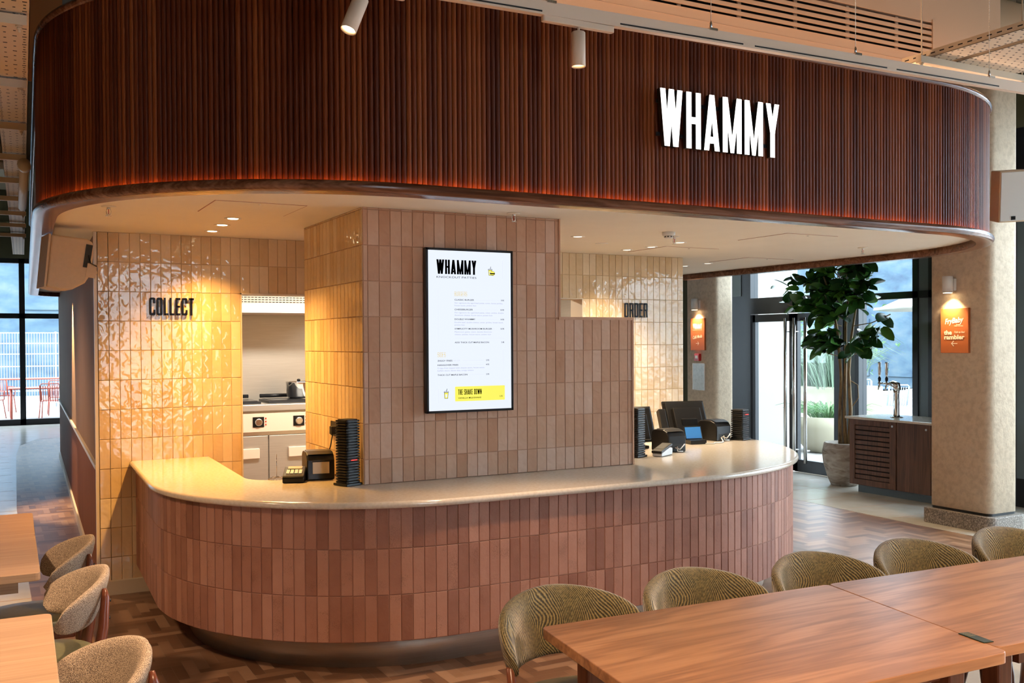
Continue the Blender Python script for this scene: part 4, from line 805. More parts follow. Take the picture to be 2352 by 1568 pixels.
stx(t, 'FryBaby', 0.0, 0.070, 0.050, 0.20, 0.025, 0.3, 0.10); stx(t, 'CLASSIC', -0.045, 0.052, 0.008, 0.05, 0.01); stx(t, 'FRIED CHICKEN', -0.045, 0.039, 0.008, 0.09, 0.01)
stx(t, 'the', 0.068, -0.035, 0.040, 0.085, 0.04); stx(t, 'Talk to feel', -0.055, -0.022, 0.018, 0.11, 0.01, 0.3); stx(t, 'rambler', 0.0, -0.078, 0.040, 0.215, 0.04); arrow(t, -0.118, 1)
t, w_, h_ = sign(8.599, 10.48, 10.78, 1.607, 2.045, 'rust wayfinding sign with a right arrow on the far pier')
bpy.context.view_layer.update()
put_word('WHAMMY', 0.19, 0.072, (8.599 - 0.0272, 10.725, 1.90), SU, SV, (-1, 0, 0), 0.0006, 'sign_cream', t, one=True, name='sign_text')
stx(t, 'KNOCKOUT PATTIES', 0.0, 0.055, 0.010, 0.19); stx(t, 'Café Moda', 0.0, -0.055, 0.045, 0.20, 0.02, 0.35, 0.12); arrow(t, -0.125, -1)
t = thing('fire_call_point', 'small red fire call point on the far pier below the sign', 'fire call point', (8.598, 10.63, 1.46))
m = MB(); m.box(-0.045, 0, -0.05, 0.05, 0, 0.10); m.build('box', 'red_plastic', t, bevel=0.004); m = MB(); m.box(-0.047, -0.045, -0.028, 0.028, 0.035, 0.075); m.build('pane', 'white_plastic', t)
t = thing('leaflet_holder', 'clear acrylic leaflet holder on the far pier below the call point', 'holder', (8.598, 10.62, 1.06))
m = MB()
for (a, b, c, d) in ((-0.13, 0.13, 0, 0.008), (-0.13, 0.13, 0.362, 0.37), (-0.13, -0.122, 0, 0.37), (0.122, 0.13, 0, 0.37)): m.box(-0.022, -0.012, a, b, c, d)
m.build('edge', 'white_plastic', t); m = MB(); m.box(-0.020, -0.017, -0.125, 0.125, 0.004, 0.366); m.build('acrylic_sheet', 'window_glass', t)

# ------------------------------------------------------------------ water cabinet and taps
t = thing('drinks_cabinet', 'dark oak cabinet with slatted door and pale top beside the pier', 'cabinet', (8.65, 7.4, 0))
def cb_(mb, nm, mt, bevel=0): o = mb.build(nm, mt, t, bevel=bevel); o.location = (-8.65, -7.4, 0); return o
m = MB(); m.box(8.68, 9.27, 6.70, 8.02, 0.10, 0.835); cb_(m, 'body', 'dark_cabinet_oak')
m = MB(); m.box(8.74, 9.25, 6.72, 7.97, 0.0, 0.10); cb_(m, 'toe_kick', 'grey_frame')
m = MB(); y0, y1 = 7.375, 8.02
m.box(8.655, 8.68, y0, y1, 0.10, 0.165); m.box(8.655, 8.68, y0, y1, 0.775, 0.835); m.box(8.655, 8.68, y0, y0 + 0.085, 0.165, 0.775); m.box(8.655, 8.68, y1 - 0.075, y1, 0.165, 0.775)
for k in range(11): z = 0.172 + k * 0.0552; m.box(8.662, 8.676, y0 + 0.085, y1 - 0.075, z, z + 0.043)
dd = cb_(m, 'slatted_door', 'dark_cabinet_oak', 0.0015); m = MB(); m.box(8.676, 8.679, y0 + 0.08, y1 - 0.07, 0.16, 0.78); m.build('dark_backing', 'black_void', dd)
m = MB(); m.lathe([(0.0, 0), (0.013, 0), (0.013, 0.006)], 16, M=Matrix.Translation((8.655, 7.42, 0.79)) @ Matrix.Rotation(R_(-90), 4, 'Y')); m.build('lock', 'steel_handle', dd)
for (a, b, ky) in ((6.93, 7.365, 6.985), (6.70, 6.925, 6.88)):
    m = MB(); m.box(8.657, 8.68, a, b, 0.10, 0.835); dd = cb_(m, 'door', 'dark_cabinet_oak', 0.002)
    m = MB(); m.lathe([(0.0, 0), (0.013, 0), (0.013, 0.006)], 16, M=Matrix.Translation((8.657, ky, 0.785)) @ Matrix.Rotation(R_(-90), 4, 'Y')); m.build('lock', 'steel_handle', dd)
m = MB(); m.box(8.625, 9.29, 6.66, 8.065, 0.84, 0.866); cb_(m, 'worktop', 'stone_worktop', 0.004)
t = thing('drinks_tap', 'chrome swan neck drinks tap with two tall handles on the cabinet', 'tap', (8.93, 7.60, 0.866))
m = MB(); m.lathe([(0.07, 0), (0.07, 0.006), (0.04, 0.012), (0.032, 0.03), (0.03, 0.26), (0.036, 0.31)], 24); m.build('column', 'chrome', t)
m = MB(); m.tube([(0, -0.02, 0.30), (0, 0.0, 0.36), (0, 0.05, 0.375), (-0.0, 0.12, 0.372)], 0.035, 14, rr=[0.035, 0.045, 0.035, 0.012]); m.tube([(0, 0.08, 0.372), (0, 0.25, 0.376)], 0.011, 10); m.build('neck', 'chrome', t)
for yy in (0.135, 0.235):
    m = MB(); m.tube([(0, yy, 0.40), (0, yy, 0.33)], 0.012, 10); m.tube([(-0.01, yy, 0.345), (-0.02, yy, 0.30)], 0.009, 8); sp_ = m.build('spout', 'chrome', t)
    m = MB(); m.lathe([(0.014, 0.40), (0.018, 0.43), (0.010, 0.45)], 12, c=(0, yy, 0)); m.build('collar', 'matt_black', sp_)
    m = MB(); m.lathe([(0.010, 0.445), (0.017, 0.50), (0.019, 0.60), (0.017, 0.615)], 14, c=(0, yy, 0)); m.build('handle', 'chrome', sp_)
t = thing('drip_bowl', 'dark drip dish set on the cabinet top by the pier', 'dish', (8.85, 6.98, 0.866)); m = MB(); m.lathe([(0.05, 0.0), (0.09, 0.004), (0.092, 0.007), (0.05, 0.004)], 24); m.build('dish', 'black_metal', t)

# ------------------------------------------------------------------ rubber plant
PX, PY = 9.0, 8.42
t = thing('potted_rubber_plant', 'tall rubber plant with glossy dark leaves in a mottled stone pot', 'plant', (PX, PY, 0))
m = MB(); m.lathe([(0.135, 0.0), (0.155, 0.01), (0.20, 0.12), (0.245, 0.28), (0.255, 0.40), (0.235, 0.505), (0.225, 0.515), (0.205, 0.512), (0.20, 0.45)], 40); m.build('pot', 'stone_pot', t)
m = MB(); m.lathe([(0.0, 0.47), (0.205, 0.465), (0.205, 0.44)], 28); so = m.build('soil', 'soil', t)
m = MB(); rnd_ = random.Random(3)
stems = [[(0.02, 0.0, 0.45), (0.0, 0.0, 0.9), (0.03, 0.01, 1.4), (0.0, -0.02, 1.9), (0.03, -0.04, 2.3), (0.05, -0.05, 2.6)],
         [(-0.03, 0.03, 0.45), (-0.04, 0.03, 0.8), (-0.02, 0.03, 1.3), (-0.05, 0.05, 1.8), (-0.09, 0.12, 2.25), (-0.13, 0.20, 2.5)],
         [(0.04, -0.04, 0.45), (0.05, -0.05, 0.9), (0.02, -0.05, 1.35), (0.05, -0.06, 1.75), (0.06, -0.12, 2.1)]]
for s_ in stems: m.tube(s_, 0.02, 8, rr=[0.028, 0.022, 0.018, 0.016, 0.012, 0.008][:len(s_)])
m.tube([(0.05, -0.05, 1.25), (0.05, -0.16, 1.2), (0.05, -0.17, 1.05), (0.04, -0.09, 0.95)], 0.007, 6); m.build('trunk', 'bark', t)
m = MB(); tips = []
def branch(p0, p1, nl, r=0.006):
    p0, p1 = Vector(p0), Vector(p1); mid = (p0 + p1) / 2 + Vector((0, 0, -0.03)); m.tube([p0, mid, p1], r, 6)
    for k in range(nl): f_ = 0.35 + 0.65 * (k + 0.5) / nl; tips.append((p0.lerp(p1, f_), (p1 - p0).normalized()))
# crown described as clusters (dx along x, dy along y, z)
for (x, y, z, nl) in ((-.05, .42, 2.45, 9), (-.1, .68, 2.52, 5), (-.1, .86, 2.36, 5), (-.15, .78, 2.18, 5), (0, .30, 2.62, 8), (-.1, .18, 2.72, 8), (0.05, -.08, 2.78, 8), (-.05, -.28, 2.72, 8), (-.1, -.48, 2.66, 7),
                  (0, -.40, 2.42, 9), (-.15, -.15, 2.36, 10), (-.2, .12, 2.34, 10), (-.2, .38, 2.18, 8), (-.1, .20, 2.02, 10), (-.15, 0.02, 2.10, 9), (-.15, .22, 1.78, 8), (-.1, .34, 1.66, 5),
                  (-.1, .08, 1.72, 7), (0, -.38, 1.82, 6), (0, -.62, 1.86, 5), (-.05, -.72, 2.02, 2), (0, -.30, 1.66, 4), (.15, -.2, 2.2, 6), (-.1, -.32, 2.22, 6), (.1, .3, 2.4, 5)):
    branch((0.0, 0.0 + 0.2 * y, min(z - 0.12, 2.45)), (x, y, z), nl)
m.build('branches', 'bark', t)
lf = MB()
def leaf_(p, d, L_l, W_l):
    d = d.normalized(); a = Vector((0, 0, 1)); sd = d.cross(a)
    if sd.length < 0.1: sd = Vector((1, 0, 0))
    sd.normalize(); sd = Matrix.Rotation(rnd_.uniform(-1.0, 1.0), 3, d) @ sd; nrm = sd.cross(d); q = rnd_.random()
    rows = []; ns = 7
    for i in range(ns + 1):
        u = i / ns; wd = W_l * math.sin(math.pi * min(1, u * 0.96 + 0.03)) ** 0.55 * (1 - 0.10 * u); drop = -0.18 * L_l * u * u
        c_ = p + d * (L_l * u) + nrm * drop
        if i == ns: wd = 0.002
        rows.append([c_ - sd * wd + nrm * wd * 0.28, c_, c_ + sd * wd + nrm * wd * 0.28])
    lf.grid([[tuple(v) for v in r] for r in rows], rnd=q)
for p, d in tips * 2:
    dd = Vector((rnd_.uniform(-1, 0.6), rnd_.uniform(-1, 1), rnd_.uniform(-0.9, 0.45))) + d * 0.6
    leaf_(p + Vector((rnd_.uniform(-.05, .05), rnd_.uniform(-.05, .05), rnd_.uniform(-.05, .05))), dd, rnd_.uniform(0.16, 0.24), rnd_.uniform(0.055, 0.082))
lo_ = lf.build('leaves', 'rubber_leaf', t)

# ------------------------------------------------------------------ speakers
def speaker(loc, rot, lb_, w, h, d, wedge):
    t = thing('wall_speaker', lb_, 'speaker', loc); t.rotation_euler = rot
    # front face looks along local -y
    m = MB(); m.prism([(-w / 2, 0), (w / 2, 0), (w / 2 * wedge, d), (-w / 2 * wedge, d)], -h / 2, h / 2); m.build('cabinet', 'speaker_paint', t, bevel=0.012, bseg=3)
    m = MB(); m.box(-w / 2 + 0.012, w / 2 - 0.012, -0.006, 0.0, -h / 2 + 0.012, h / 2 - 0.012); g = m.build('grille', 'speaker_grille', t, bevel=0.003)
    m = MB(); m.box(-w / 2 + 0.10, -w / 2 + 0.135, -0.009, -0.006, -h / 2 + 0.02, -h / 2 + 0.05); m.build('badge', 'black_plastic', g)
    m = MB(); m.tube([(0, d, 0), (0, d + 0.10, 0.0)], 0.018, 10); m.box(-0.05, 0.05, d + 0.09, d + 0.10, -0.06, 0.06); m.build('bracket', 'steel_handle', t)
    return t
sg = base('speaker_grille', (0.55, 0.60, 0.60), 0.6); nt = sg.node_tree
tc = nn(nt, 'ShaderNodeTexCoord'); vo = nn(nt, 'ShaderNodeTexVoronoi'); vo.inputs['Scale'].default_value = 85; vo.inputs['Randomness'].default_value = 0.0; nt.links.new(tc.outputs['Object'], vo.inputs['Vector'])
rp = ramp(nt, [(0.30, (0.05, 0.06, 0.06)), (0.42, (0.62, 0.60, 0.55))]); nt.links.new(vo.outputs['Distance'], rp.inputs[0]); nt.links.new(rp.outputs[0], nt.nodes['Principled BSDF'].inputs['Base Color'])
speaker((7.44, 5.12, 2.90), (R_(10), R_(-3), R_(-30)), 'grey speaker with perforated grille fixed beside the right pier', 0.30, 0.42, 0.26, 0.7)
# left speaker: seen from its side, wedge bottom
t = thing('wall_speaker', 'cream wedge speaker hung on the edge of the amber tiled wall', 'speaker', (0.47, 7.0, 2.26)); t.rotation_euler = (0, R_(9), R_(8))
m = MB(); sec = [(-0.155, 0.15), (0.06, 0.165), (0.10, 0.15), (0.115, 0.07), (0.115, -0.06), (0.09, -0.12), (0.02, -0.175), (-0.06, -0.19), (-0.135, -0.185)]
for (yy) in (0,): m.prism([(a, b) for a, b in sec], -0.12, 0.12, M=Matrix.Rotation(R_(90), 4, 'X'))
m.build('cabinet', 'speaker_paint', t, bevel=0.014, bseg=3)
m = MB(); m.prism([(-0.168, 0.15), (-0.156, 0.152), (-0.136, -0.187), (-0.148, -0.189)], -0.122, 0.122, M=Matrix.Rotation(R_(90), 4, 'X')); m.build('grille', 'speaker_paint', t)
m = MB(); m.box(0.06, 0.10, -0.124, -0.120, -0.02, 0.13); m.build('connector_recess', 'matt_black', t)
m = MB(); m.box(0.085, 0.145, -0.125, -0.118, -0.08, 0.01); m.tube([(0.12, -0.12, -0.03), (0.165, -0.02, -0.03), (0.17, 0.16, -0.03)], 0.012, 8); m.build('bracket', 'speaker_paint', t)
m = MB(); m.tube([(0.085, -0.125, 0.06), (0.10, -0.14, 0.01), (0.14, -0.13, 0.0), (0.17, 0.0, 0.0)], 0.004, 6); m.build('cable', 'matt_black', t)

# ------------------------------------------------------------------ items on the counter
ZC = WTOP + 0.0015
def pager_proto(sz):
    t = thing('pager', 'x', 'pager', (0, 0, -5)); h = sz / 2
    m = MB(); m.prism(rrect(-h, h, -h, h, h * 0.3, 4), 0.0, 0.011); m.build('case', 'black_plastic', t, bevel=0.003)
    m = MB(); m.prism(rrect(-h * 0.82, h * 0.82, -h * 0.82, h * 0.82, h * 0.25, 4), 0.011, 0.0150); m.build('rubber_foot', 'matt_black', t); return t
def pager_stack(x, y, n, sz, rz, where, red=()):
    global PROTO
    b = thing('charging_base', 'flat black charging base under the ' + where, 'charger', (x, y, ZC), rz); m = MB(); m.box(-sz * .56, sz * .56, -sz * .56, sz * .56, 0, 0.014); m.build('plate', 'black_plastic', b, bevel=0.003)
    for k in range(n):
        t = PROTO if PROTO.location.z < -4 else copy_tree(PROTO)
        t.location = (x, y, ZC + 0.0145 + k * 0.0157); t.rotation_euler = (0, 0, rz); t.scale = (sz / 0.1, sz / 0.1, 1)
        t['label'] = 'black square guest pager in the ' + where; t['group'] = 'pagers in the ' + where
        if k in red:
            m = MB(); m.box(-0.02, 0.02, -sz * 0.5 - 0.001, -sz * 0.5 + 0.004, 0.003, 0.007); o = m.build('indicator', 'red_led', t)
PROTO = pager_proto(0.1)
pager_stack(1.795, 5.345, 23, 0.105, R_(22), 'tall stack against the pink column', (8,))
pager_stack(3.99, 5.63, 21, 0.105, R_(20), 'stack at the right edge of the low pink wall')
pager_stack(5.42, 6.18, 15, 0.115, R_(20), 'short stack furthest right on the counter', (12,))
def printer(x, y, rz, sc, lb_, paper):
    t = thing('receipt_printer', lb_, 'printer', (x, y, ZC), rz); t.scale = (sc,) * 3
    w, d, h = 0.145, 0.19, 0.145
    pr = [(-d / 2, 0.0), (d / 2, 0.0), (d / 2, h * 0.86), (d / 2 - 0.02, h * 0.97), (d / 2 - 0.05, h), (-d / 2 + 0.06, h), (-d / 2 + 0.02, h * 0.9), (-d / 2, h * 0.72)]
    m = MB(); m.prism(pr, -w / 2, w / 2, M=Matrix(((0, 0, 1, 0), (1, 0, 0, 0), (0, 1, 0, 0), (0, 0, 0, 1)))); m.build('case', 'black_plastic', t, bevel=0.007, bseg=3)
    m = MB(); m.prism([(-d / 2 + 0.012, h * 0.93), (-d / 2 + 0.06, h + 0.004), (d / 2 - 0.05, h + 0.004), (d / 2 - 0.06, h - 0.002), (-d / 2 + 0.07, h - 0.004)], -w / 2 + 0.008, w / 2 - 0.008, M=Matrix(((0, 0, 1, 0), (1, 0, 0, 0), (0, 1, 0, 0), (0, 0, 0, 1)))); m.build('lid', 'black_plastic', t, bevel=0.002)
    if paper: m = MB(); m.box(-w * 0.3, w * 0.3, -d / 2 - 0.006, -d / 2 + 0.001, 0.035, 0.095); m.build('paper', 'paper', t); m = MB(); m.box(-w * 0.34, w * 0.34, -d / 2 - 0.003, -d / 2 + 0.001, 0.096, 0.102); m.build('slot', 'matt_black', t)
    else:
        m = MB(); m.box(-w * 0.33, w * 0.33, -d / 2 - 0.001, -d / 2 + 0.006, 0.012, 0.05); m.build('port_recess', 'matt_black', t)
        m = MB(); m.tube([(-0.02, -d / 2, 0.03), (0.0, -d / 2 - 0.03, 0.02), (0.03, -d / 2 - 0.03, 0.045), (0.05, -d / 2 - 0.012, 0.05)], 0.004, 6); m.tube([(0.0, -d / 2, 0.035), (-0.02, -d / 2 - 0.03, 0.008), (0.02, -d / 2 - 0.035, 0.006)], 0.004, 6); m.build('cable', 'cable_white', t)
    return t
printer(1.735, 5.72, R_(-8), 1.12, 'black receipt printer with a paper slip left of the pager tower', True)
printer(4.42, 5.82, R_(0), 1.10, 'black receipt printer beside the white card terminal', False)
printer(5.235, 6.28, R_(5), 1.12, 'black receipt printer between the blue lit display and the right pagers', False)
# pdq / telephone style card reader on the left
t = thing('card_reader', 'black desk card reader with keypad left of the receipt printer', 'card reader', (1.575, 5.655, ZC), R_(-22))
YZ = Matrix(((0, 0, 1, 0), (1, 0, 0, 0), (0, 1, 0, 0), (0, 0, 0, 1)))
m = MB(); m.prism([(-0.085, 0), (0.085, 0), (0.085, 0.075), (0.045, 0.078), (-0.075, 0.04), (-0.085, 0.03)], -0.062, 0.062, M=YZ); m.build('case', 'black_plastic', t, bevel=0.005)
slp = Matrix.Translation((0, 0.045, 0.078)) @ Matrix.Rotation(math.atan2(0.038, 0.12), 4, 'X')
m = MB(); m.box(-0.04, 0.04, -0.035, 0.0, 0.001, 0.004, M=slp); m.build('display', 'brass_plate', t)
m = MB()
for i in range(4):
    for j in range(3): m.box(-0.045 + i * 0.024, -0.027 + i * 0.024, -0.06 - j * 0.018, -0.047 - j * 0.018, 0.0, 0.004, M=slp)
m.build('keypad', 'white_plastic', t)
t = thing('bill_spike', 'thin steel bill spike on a wire ring base by the card reader', 'bill spike', (1.50, 5.775, ZC))
m = MB(); m.tube([(0, 0, 0.012), (0, 0, 0.15)], 0.0016, 6); m.build('spike', 'chrome', t)
m = MB(); m.tube([(0.05 * math.cos(a / 12 * math.pi), 0.05 * math.sin(a / 12 * math.pi), 0.003) for a in range(25)], 0.0018, 6, cap=False)
for a in range(6): c_, s_ = math.cos(a * math.pi / 3), math.sin(a * math.pi / 3); m.tube([(0, 0, 0.014), (0.03 * c_, 0.03 * s_, 0.016), (0.05 * c_, 0.05 * s_, 0.003)], 0.0016, 6)
m.build('wire_base', 'chrome', t)
t = thing('wall_socket', 'black plug socket with a plugged in cable on the amber tiled return', 'socket', (XP - 0.009, 5.785, 1.205))
m = MB(); m.box(-0.010, 0, -0.075, 0.075, -0.045, 0.045); m.build('plate', 'matt_black', t, bevel=0.003); m = MB(); m.box(-0.045, -0.010, -0.055, -0.01, -0.03, 0.02); m.build('plug', 'matt_black', t, bevel=0.005)
m = MB(); m.tube([(-0.03, -0.03, -0.03), (-0.04, -0.02, -0.10), (-0.05, 0.0, -0.15), (-0.03, -0.02, -0.19), (-0.04, -0.05, -0.22)], 0.0035, 6); m.build('cable', 'matt_black', t)
# tills
def till(x, y, rz, lb_, w=0.37, h=0.29, reader=True):
    t = thing('till_terminal', lb_, 'till', (x, y, ZC), rz)
    m = MB(); m.box(-0.11, 0.11, -0.02, 0.17, 0, 0.022); m.build('foot', 'black_plastic', t, bevel=0.005)
    m = MB(); m.prism([(-0.01, 0.0), (0.09, 0.0), (0.045, 0.17), (0.0, 0.17)], -0.07, 0.07, M=YZ); m.build('neck', 'black_plastic', t, bevel=0.006)
    Q = Matrix.Translation((0, 0.02, 0.05)) @ Matrix.Rotation(R_(-27), 4, 'X')
    m = MB(); m.box(-w / 2, w / 2, 0.0, 0.022, 0.0, h, M=Q); m.prism([(-w / 2, 0.0), (-w / 2 + 0.02, -0.022), (w / 2 - 0.02, -0.022), (w / 2, 0.0)], 0.02, h - 0.02, M=Q); m.build('monitor', 'black_plastic', t, bevel=0.004)
    m = MB(); m.prism([(-w / 2 + 0.05, -0.02), (-w / 2 + 0.065, -0.05), (w / 2 - 0.065, -0.05), (w / 2 - 0.05, -0.02)], 0.0, h * 0.72, M=Q); m.build('rear_cover', 'black_plastic', t, bevel=0.006)
    if reader: m = MB(); m.box(-w / 2 - 0.055, -w / 2 + 0.004, -0.03, 0.03, 0.04, 0.21, M=Q); m.build('card_swipe', 'black_plastic', t, bevel=0.005)
    return t
till(5.08, 6.40, R_(-14), 'black till terminal seen from behind, the larger one in full view'); till(4.28, 6.05, R_(-14), 'black till terminal half hidden behind the pager stack', reader=False)
t = thing('card_terminal', 'white and black handheld card terminal lying on the counter', 'card terminal', (4.20, 5.60, ZC), R_(-62))
m = MB(); m.prism([(-0.09, 0), (0.09, 0), (0.09, 0.05), (0.03, 0.055), (-0.09, 0.022)], -0.038, 0.038, M=YZ); m.build('base', 'white_plastic', t, bevel=0.008, bseg=3)
sl2 = Matrix.Translation((0, 0, 0.048)) @ Matrix.Rotation(math.atan2(0.033, 0.14), 4, 'X')
m = MB(); m.box(-0.04, 0.04, -0.10, 0.085, -0.004, 0.016, M=sl2); m.build('handset', 'black_plastic', t, bevel=0.006, bseg=3); m = MB(); m.box(-0.03, 0.03, -0.055, 0.05, 0.016, 0.0175, M=sl2); m.build('touchscreen', 'matt_black', t)
t = thing('customer_display', 'small black customer display with a blue lit face by the large till', 'display', (4.91, 6.12, ZC), R_(-10))
m = MB(); m.prism([(-0.06, 0), (0.06, 0), (0.06, 0.035), (-0.06, 0.03)], -0.07, 0.07, M=YZ); m.build('base', 'black_plastic', t, bevel=0.004)
Q = Matrix.Translation((0, 0.02, 0.032)) @ Matrix.Rotation(R_(-20), 4, 'X'); m = MB(); m.box(-0.075, 0.075, -0.004, 0.006, 0.0, 0.105, M=Q); m.build('panel', 'black_plastic', t, bevel=0.003)
m = MB(); m.box(-0.068, 0.068, -0.006, -0.004, 0.006, 0.098, M=Q); m.build('face', 'dark_blue_screen', t)
t = thing('power_cable', 'white cable trailing over the counter behind the right printer', 'cable', (5.0, 6.08, ZC))
m = MB(); m.tube([(-0.06, -0.05, 0.006), (0.0, -0.08, 0.006), (0.05, -0.03, 0.006), (0.10, -0.05, 0.006), (0.16, 0.0, 0.006), (0.19, 0.06, 0.03)], 0.0045, 6); m.build('lead', 'cable_white', t)

# ------------------------------------------------------------------ chairs
def backrest_mesh(a, b, z_mid, hmid, htip, thick, span, rise, lean=0.03, nu=30, nv=18):
    m = MB(); rows = []
    for i in range(nu + 1):
        u = -1 + 2 * i / nu; k = max(0.0, 1 - abs(u) ** 7) ** 0.5; k = max(k, 0.05)
        ang = R_(90) + u * R_(span); cx, cy = a * math.cos(ang), b * math.sin(ang); n_ = Vector((math.cos(ang) / a, math.sin(ang) / b, 0)).normalized()
        hh = (hmid + (htip - hmid) * abs(u) ** 1.6) / 2 * (0.25 + 0.75 * k); th = thick / 2 * k; zc = z_mid - rise * abs(u) ** 1.7
        row = []
        for j in range(nv):
            t_ = 2 * math.pi * j / nv; c_, s_ = math.cos(t_), math.sin(t_)
            zz = hh * (abs(s_) ** 0.75) * (1 if s_ >= 0 else -1); rr = th * (abs(c_) ** 0.7) * (1 if c_ >= 0 else -1)
            row.append((cx + n_.x * (rr + lean * (zz / hh if hh else 0)), cy + n_.y * (rr + lean * (zz / hh if hh else 0)), zc + zz))
        rows.append(row)
    m.grid(rows, closed_u=True, cap=True); return m
def seat_mesh(rx, ry, z0, z1, n=32, fr=1.0):
    m = MB(); out = []
    prof = [(0.90, z0), (0.985, z0 + 0.012), (1.0, (z0 + z1) / 2), (0.985, z1 - 0.015), (0.90, z1 - 0.003), (0.6, z1), (0.0, z1 + 0.002)]
    rows = []
    for (q, z) in prof:
        row = []
        for i in range(n):
            t_ = 2 * math.pi * i / n; c_, s_ = math.cos(t_), math.sin(t_)
            row.append((rx * q * abs(c_) ** 0.8 * (1 if c_ > 0 else -1), ry * q * abs(s_) ** 0.8 * (1 if s_ > 0 else -1), z))
        rows.append(row)
    m.grid(rows, closed_u=True); m.add([rows[0][i] for i in range(n)], [tuple(range(n))]); return m
def velvet_chair(lb_):
    t = thing('velvet_chair', lb_, 'chair', (0, 0, 0), 0, 'green patterned velvet chairs along the walnut tables')
    backrest_mesh(0.262, 0.235, 0.685, 0.25, 0.18, 0.055, 90, 0.055, 0.02).build('backrest', 'patterned_velvet', t)
    seat_mesh(0.235, 0.225, 0.41, 0.475).build('seat', 'olive_leather', t)
    m = MB(); m.box(-0.19, 0.19, -0.17, 0.17, 0.365, 0.41); m.build('seat_frame', 'chair_frame_wood', t, bevel=0.01)
    for s_ in (-1, 1):
        m = MB(); m.tube([(s_ * 0.262, 0.03, 0.60), (s_ * 0.245, 0.03, 0.45), (s_ * 0.235, 0.0, 0.38), (s_ * 0.225, -0.03, 0.2), (s_ * 0.235, -0.06, 0.0)], 0.017, 10, rr=[0.014, 0.019, 0.021, 0.018, 0.013]); m.build('leg', 'chair_frame_wood', t)
        m = MB(); m.tube([(s_ * 0.17, 0.15, 0.40), (s_ * 0.20, 0.22, 0.2), (s_ * 0.22, 0.26, 0.0)], 0.017, 10, rr=[0.02, 0.018, 0.013]); m.build('leg', 'chair_frame_wood', t)
    return t
VC = [(1.835, 2.905, 'green velvet chair at the left end of the walnut tables, leg in view'), (2.445, 2.885, 'green velvet chair second from the left along the walnut tables'), (3.085, 2.87, 'green velvet chair at the seam between the two walnut tables'),
      (3.675, 2.86, 'green velvet chair fourth from the left, overlapping the herringbone floor'), (4.30, 2.83, 'green velvet chair cut off by the right edge of the photo')]
v0 = velvet_chair(VC[0][2])
for i, (x, y, lb_) in enumerate(VC):
    c = v0 if i == 0 else copy_tree(v0); c.location = (x, y + 0.02, 0.003); c.rotation_euler = (0, 0, R_(-4)); c['label'] = lb_
def tweed_chair(lb_):
    t = thing('tweed_chair', lb_, 'chair', (0, 0, 0), 0, 'tweed chairs at the pale tables')
    backrest_mesh(0.235, 0.225, 0.685, 0.22, 0.13, 0.05, 80, 0.055, 0.035).build('backrest', 'tweed_boucle', t)
    seat_mesh(0.235, 0.23, 0.40, 0.46).build('seat', 'olive_leather', t)
    m = MB(); m.box(-0.18, 0.18, -0.17, 0.17, 0.355, 0.40); m.build('seat_frame', 'chair_frame_wood', t, bevel=0.01)
    for s_ in (-1, 1):
        m = MB(); m.tube([(s_ * 0.155, 0.232, 0.735), (s_ * 0.16, 0.235, 0.70), (s_ * 0.165, 0.225, 0.58), (s_ * 0.175, 0.20, 0.45), (s_ * 0.18, 0.20, 0.35), (s_ * 0.19, 0.24, 0.0)], 0.02, 12, rr=[0.008, 0.017, 0.021, 0.024, 0.022, 0.014]); lg = m.build('leg', 'chair_frame_wood', t)
        m = MB()
        for z in (0.685, 0.615): m.tube([(s_ * 0.160, 0.245, z), (s_ * 0.1605, 0.256 - (0.685 - z) * 0.05, z)], 0.006, 10)
        m.build('screw_cap', 'matt_black', lg)
        m = MB(); m.tube([(s_ * 0.16, -0.15, 0.39), (s_ * 0.18, -0.18, 0.2), (s_ * 0.185, -0.19, 0.0)], 0.018, 10, rr=[0.02, 0.018, 0.013]); m.build('leg', 'chair_frame_wood', t)
    return t
TC = [(0.175, 5.17, -90, 'tweed chair furthest back along the left corridor tables'), (0.165, 4.42, -88, 'tweed chair with its wooden rear leg in view, middle of the left three'), (0.165, 3.22, -78, 'nearest tweed chair, bottom left, its inner back brightly lit')]
t0 = tweed_chair(TC[0][3])
for i, (x, y, a, lb_) in enumerate(TC):
    c = t0 if i == 0 else copy_tree(t0); c.location = (x, y, 0.003); c.rotation_euler = (0, 0, R_(a)); c['label'] = lb_

# ------------------------------------------------------------------ tables
def slab(mb, pts, z0, z1, r):
    out = []; n = len(pts)
    for i in range(n):
        p = Vector(pts[i]); a = (Vector(pts[i - 1]) - p).normalized(); b = (Vector(pts[(i + 1) % n]) - p).normalized()
        for k in range(6): f = k / 5; q = p + a * r * (1 - f) ** 2 + b * r * f ** 2; out.append((q.x, q.y))
    mb.prism(out, z0, z1)
def table(lb_, pts, name, mat, z1=0.75, th=0.036, legs=None, group=None):
    cx = sum(p[0] for p in pts) / 4; cy = sum(p[1] for p in pts) / 4
    t = thing(name, lb_, 'table', (cx, cy, 0), 0, group); m = MB(); slab(m, [(p[0] - cx, p[1] - cy) for p in pts], z1 - th, z1, 0.03); m.build('tabletop', mat, t, bevel=0.003)
    for p in pts:
        kx = 0.80 if 'walnut' in mat else 0.45; lx, ly = (p[0] - cx) * kx, (p[1] - cy) * 0.72; m = MB(); m.box(lx - 0.035, lx + 0.035, ly - 0.035, ly + 0.035, 0, z1 - th); m.build('leg', 'chair_frame_wood' if 'walnut' in mat else mat, t, bevel=0.008)
    for s_ in (1, -1):
        ax, ay = (pts[1][0] - pts[0][0]) * 0.40, (pts[1][1] - pts[0][1]) * 0.40; oy = s_ * (pts[1][1] - pts[2][1]) * 0.36
        m = MB(); m.box(-abs(ax), abs(ax), oy - 0.012, oy + 0.012, z1 - th - 0.07, z1 - th); m.build('apron', 'chair_frame_wood' if 'walnut' in mat else mat, t)
    return t
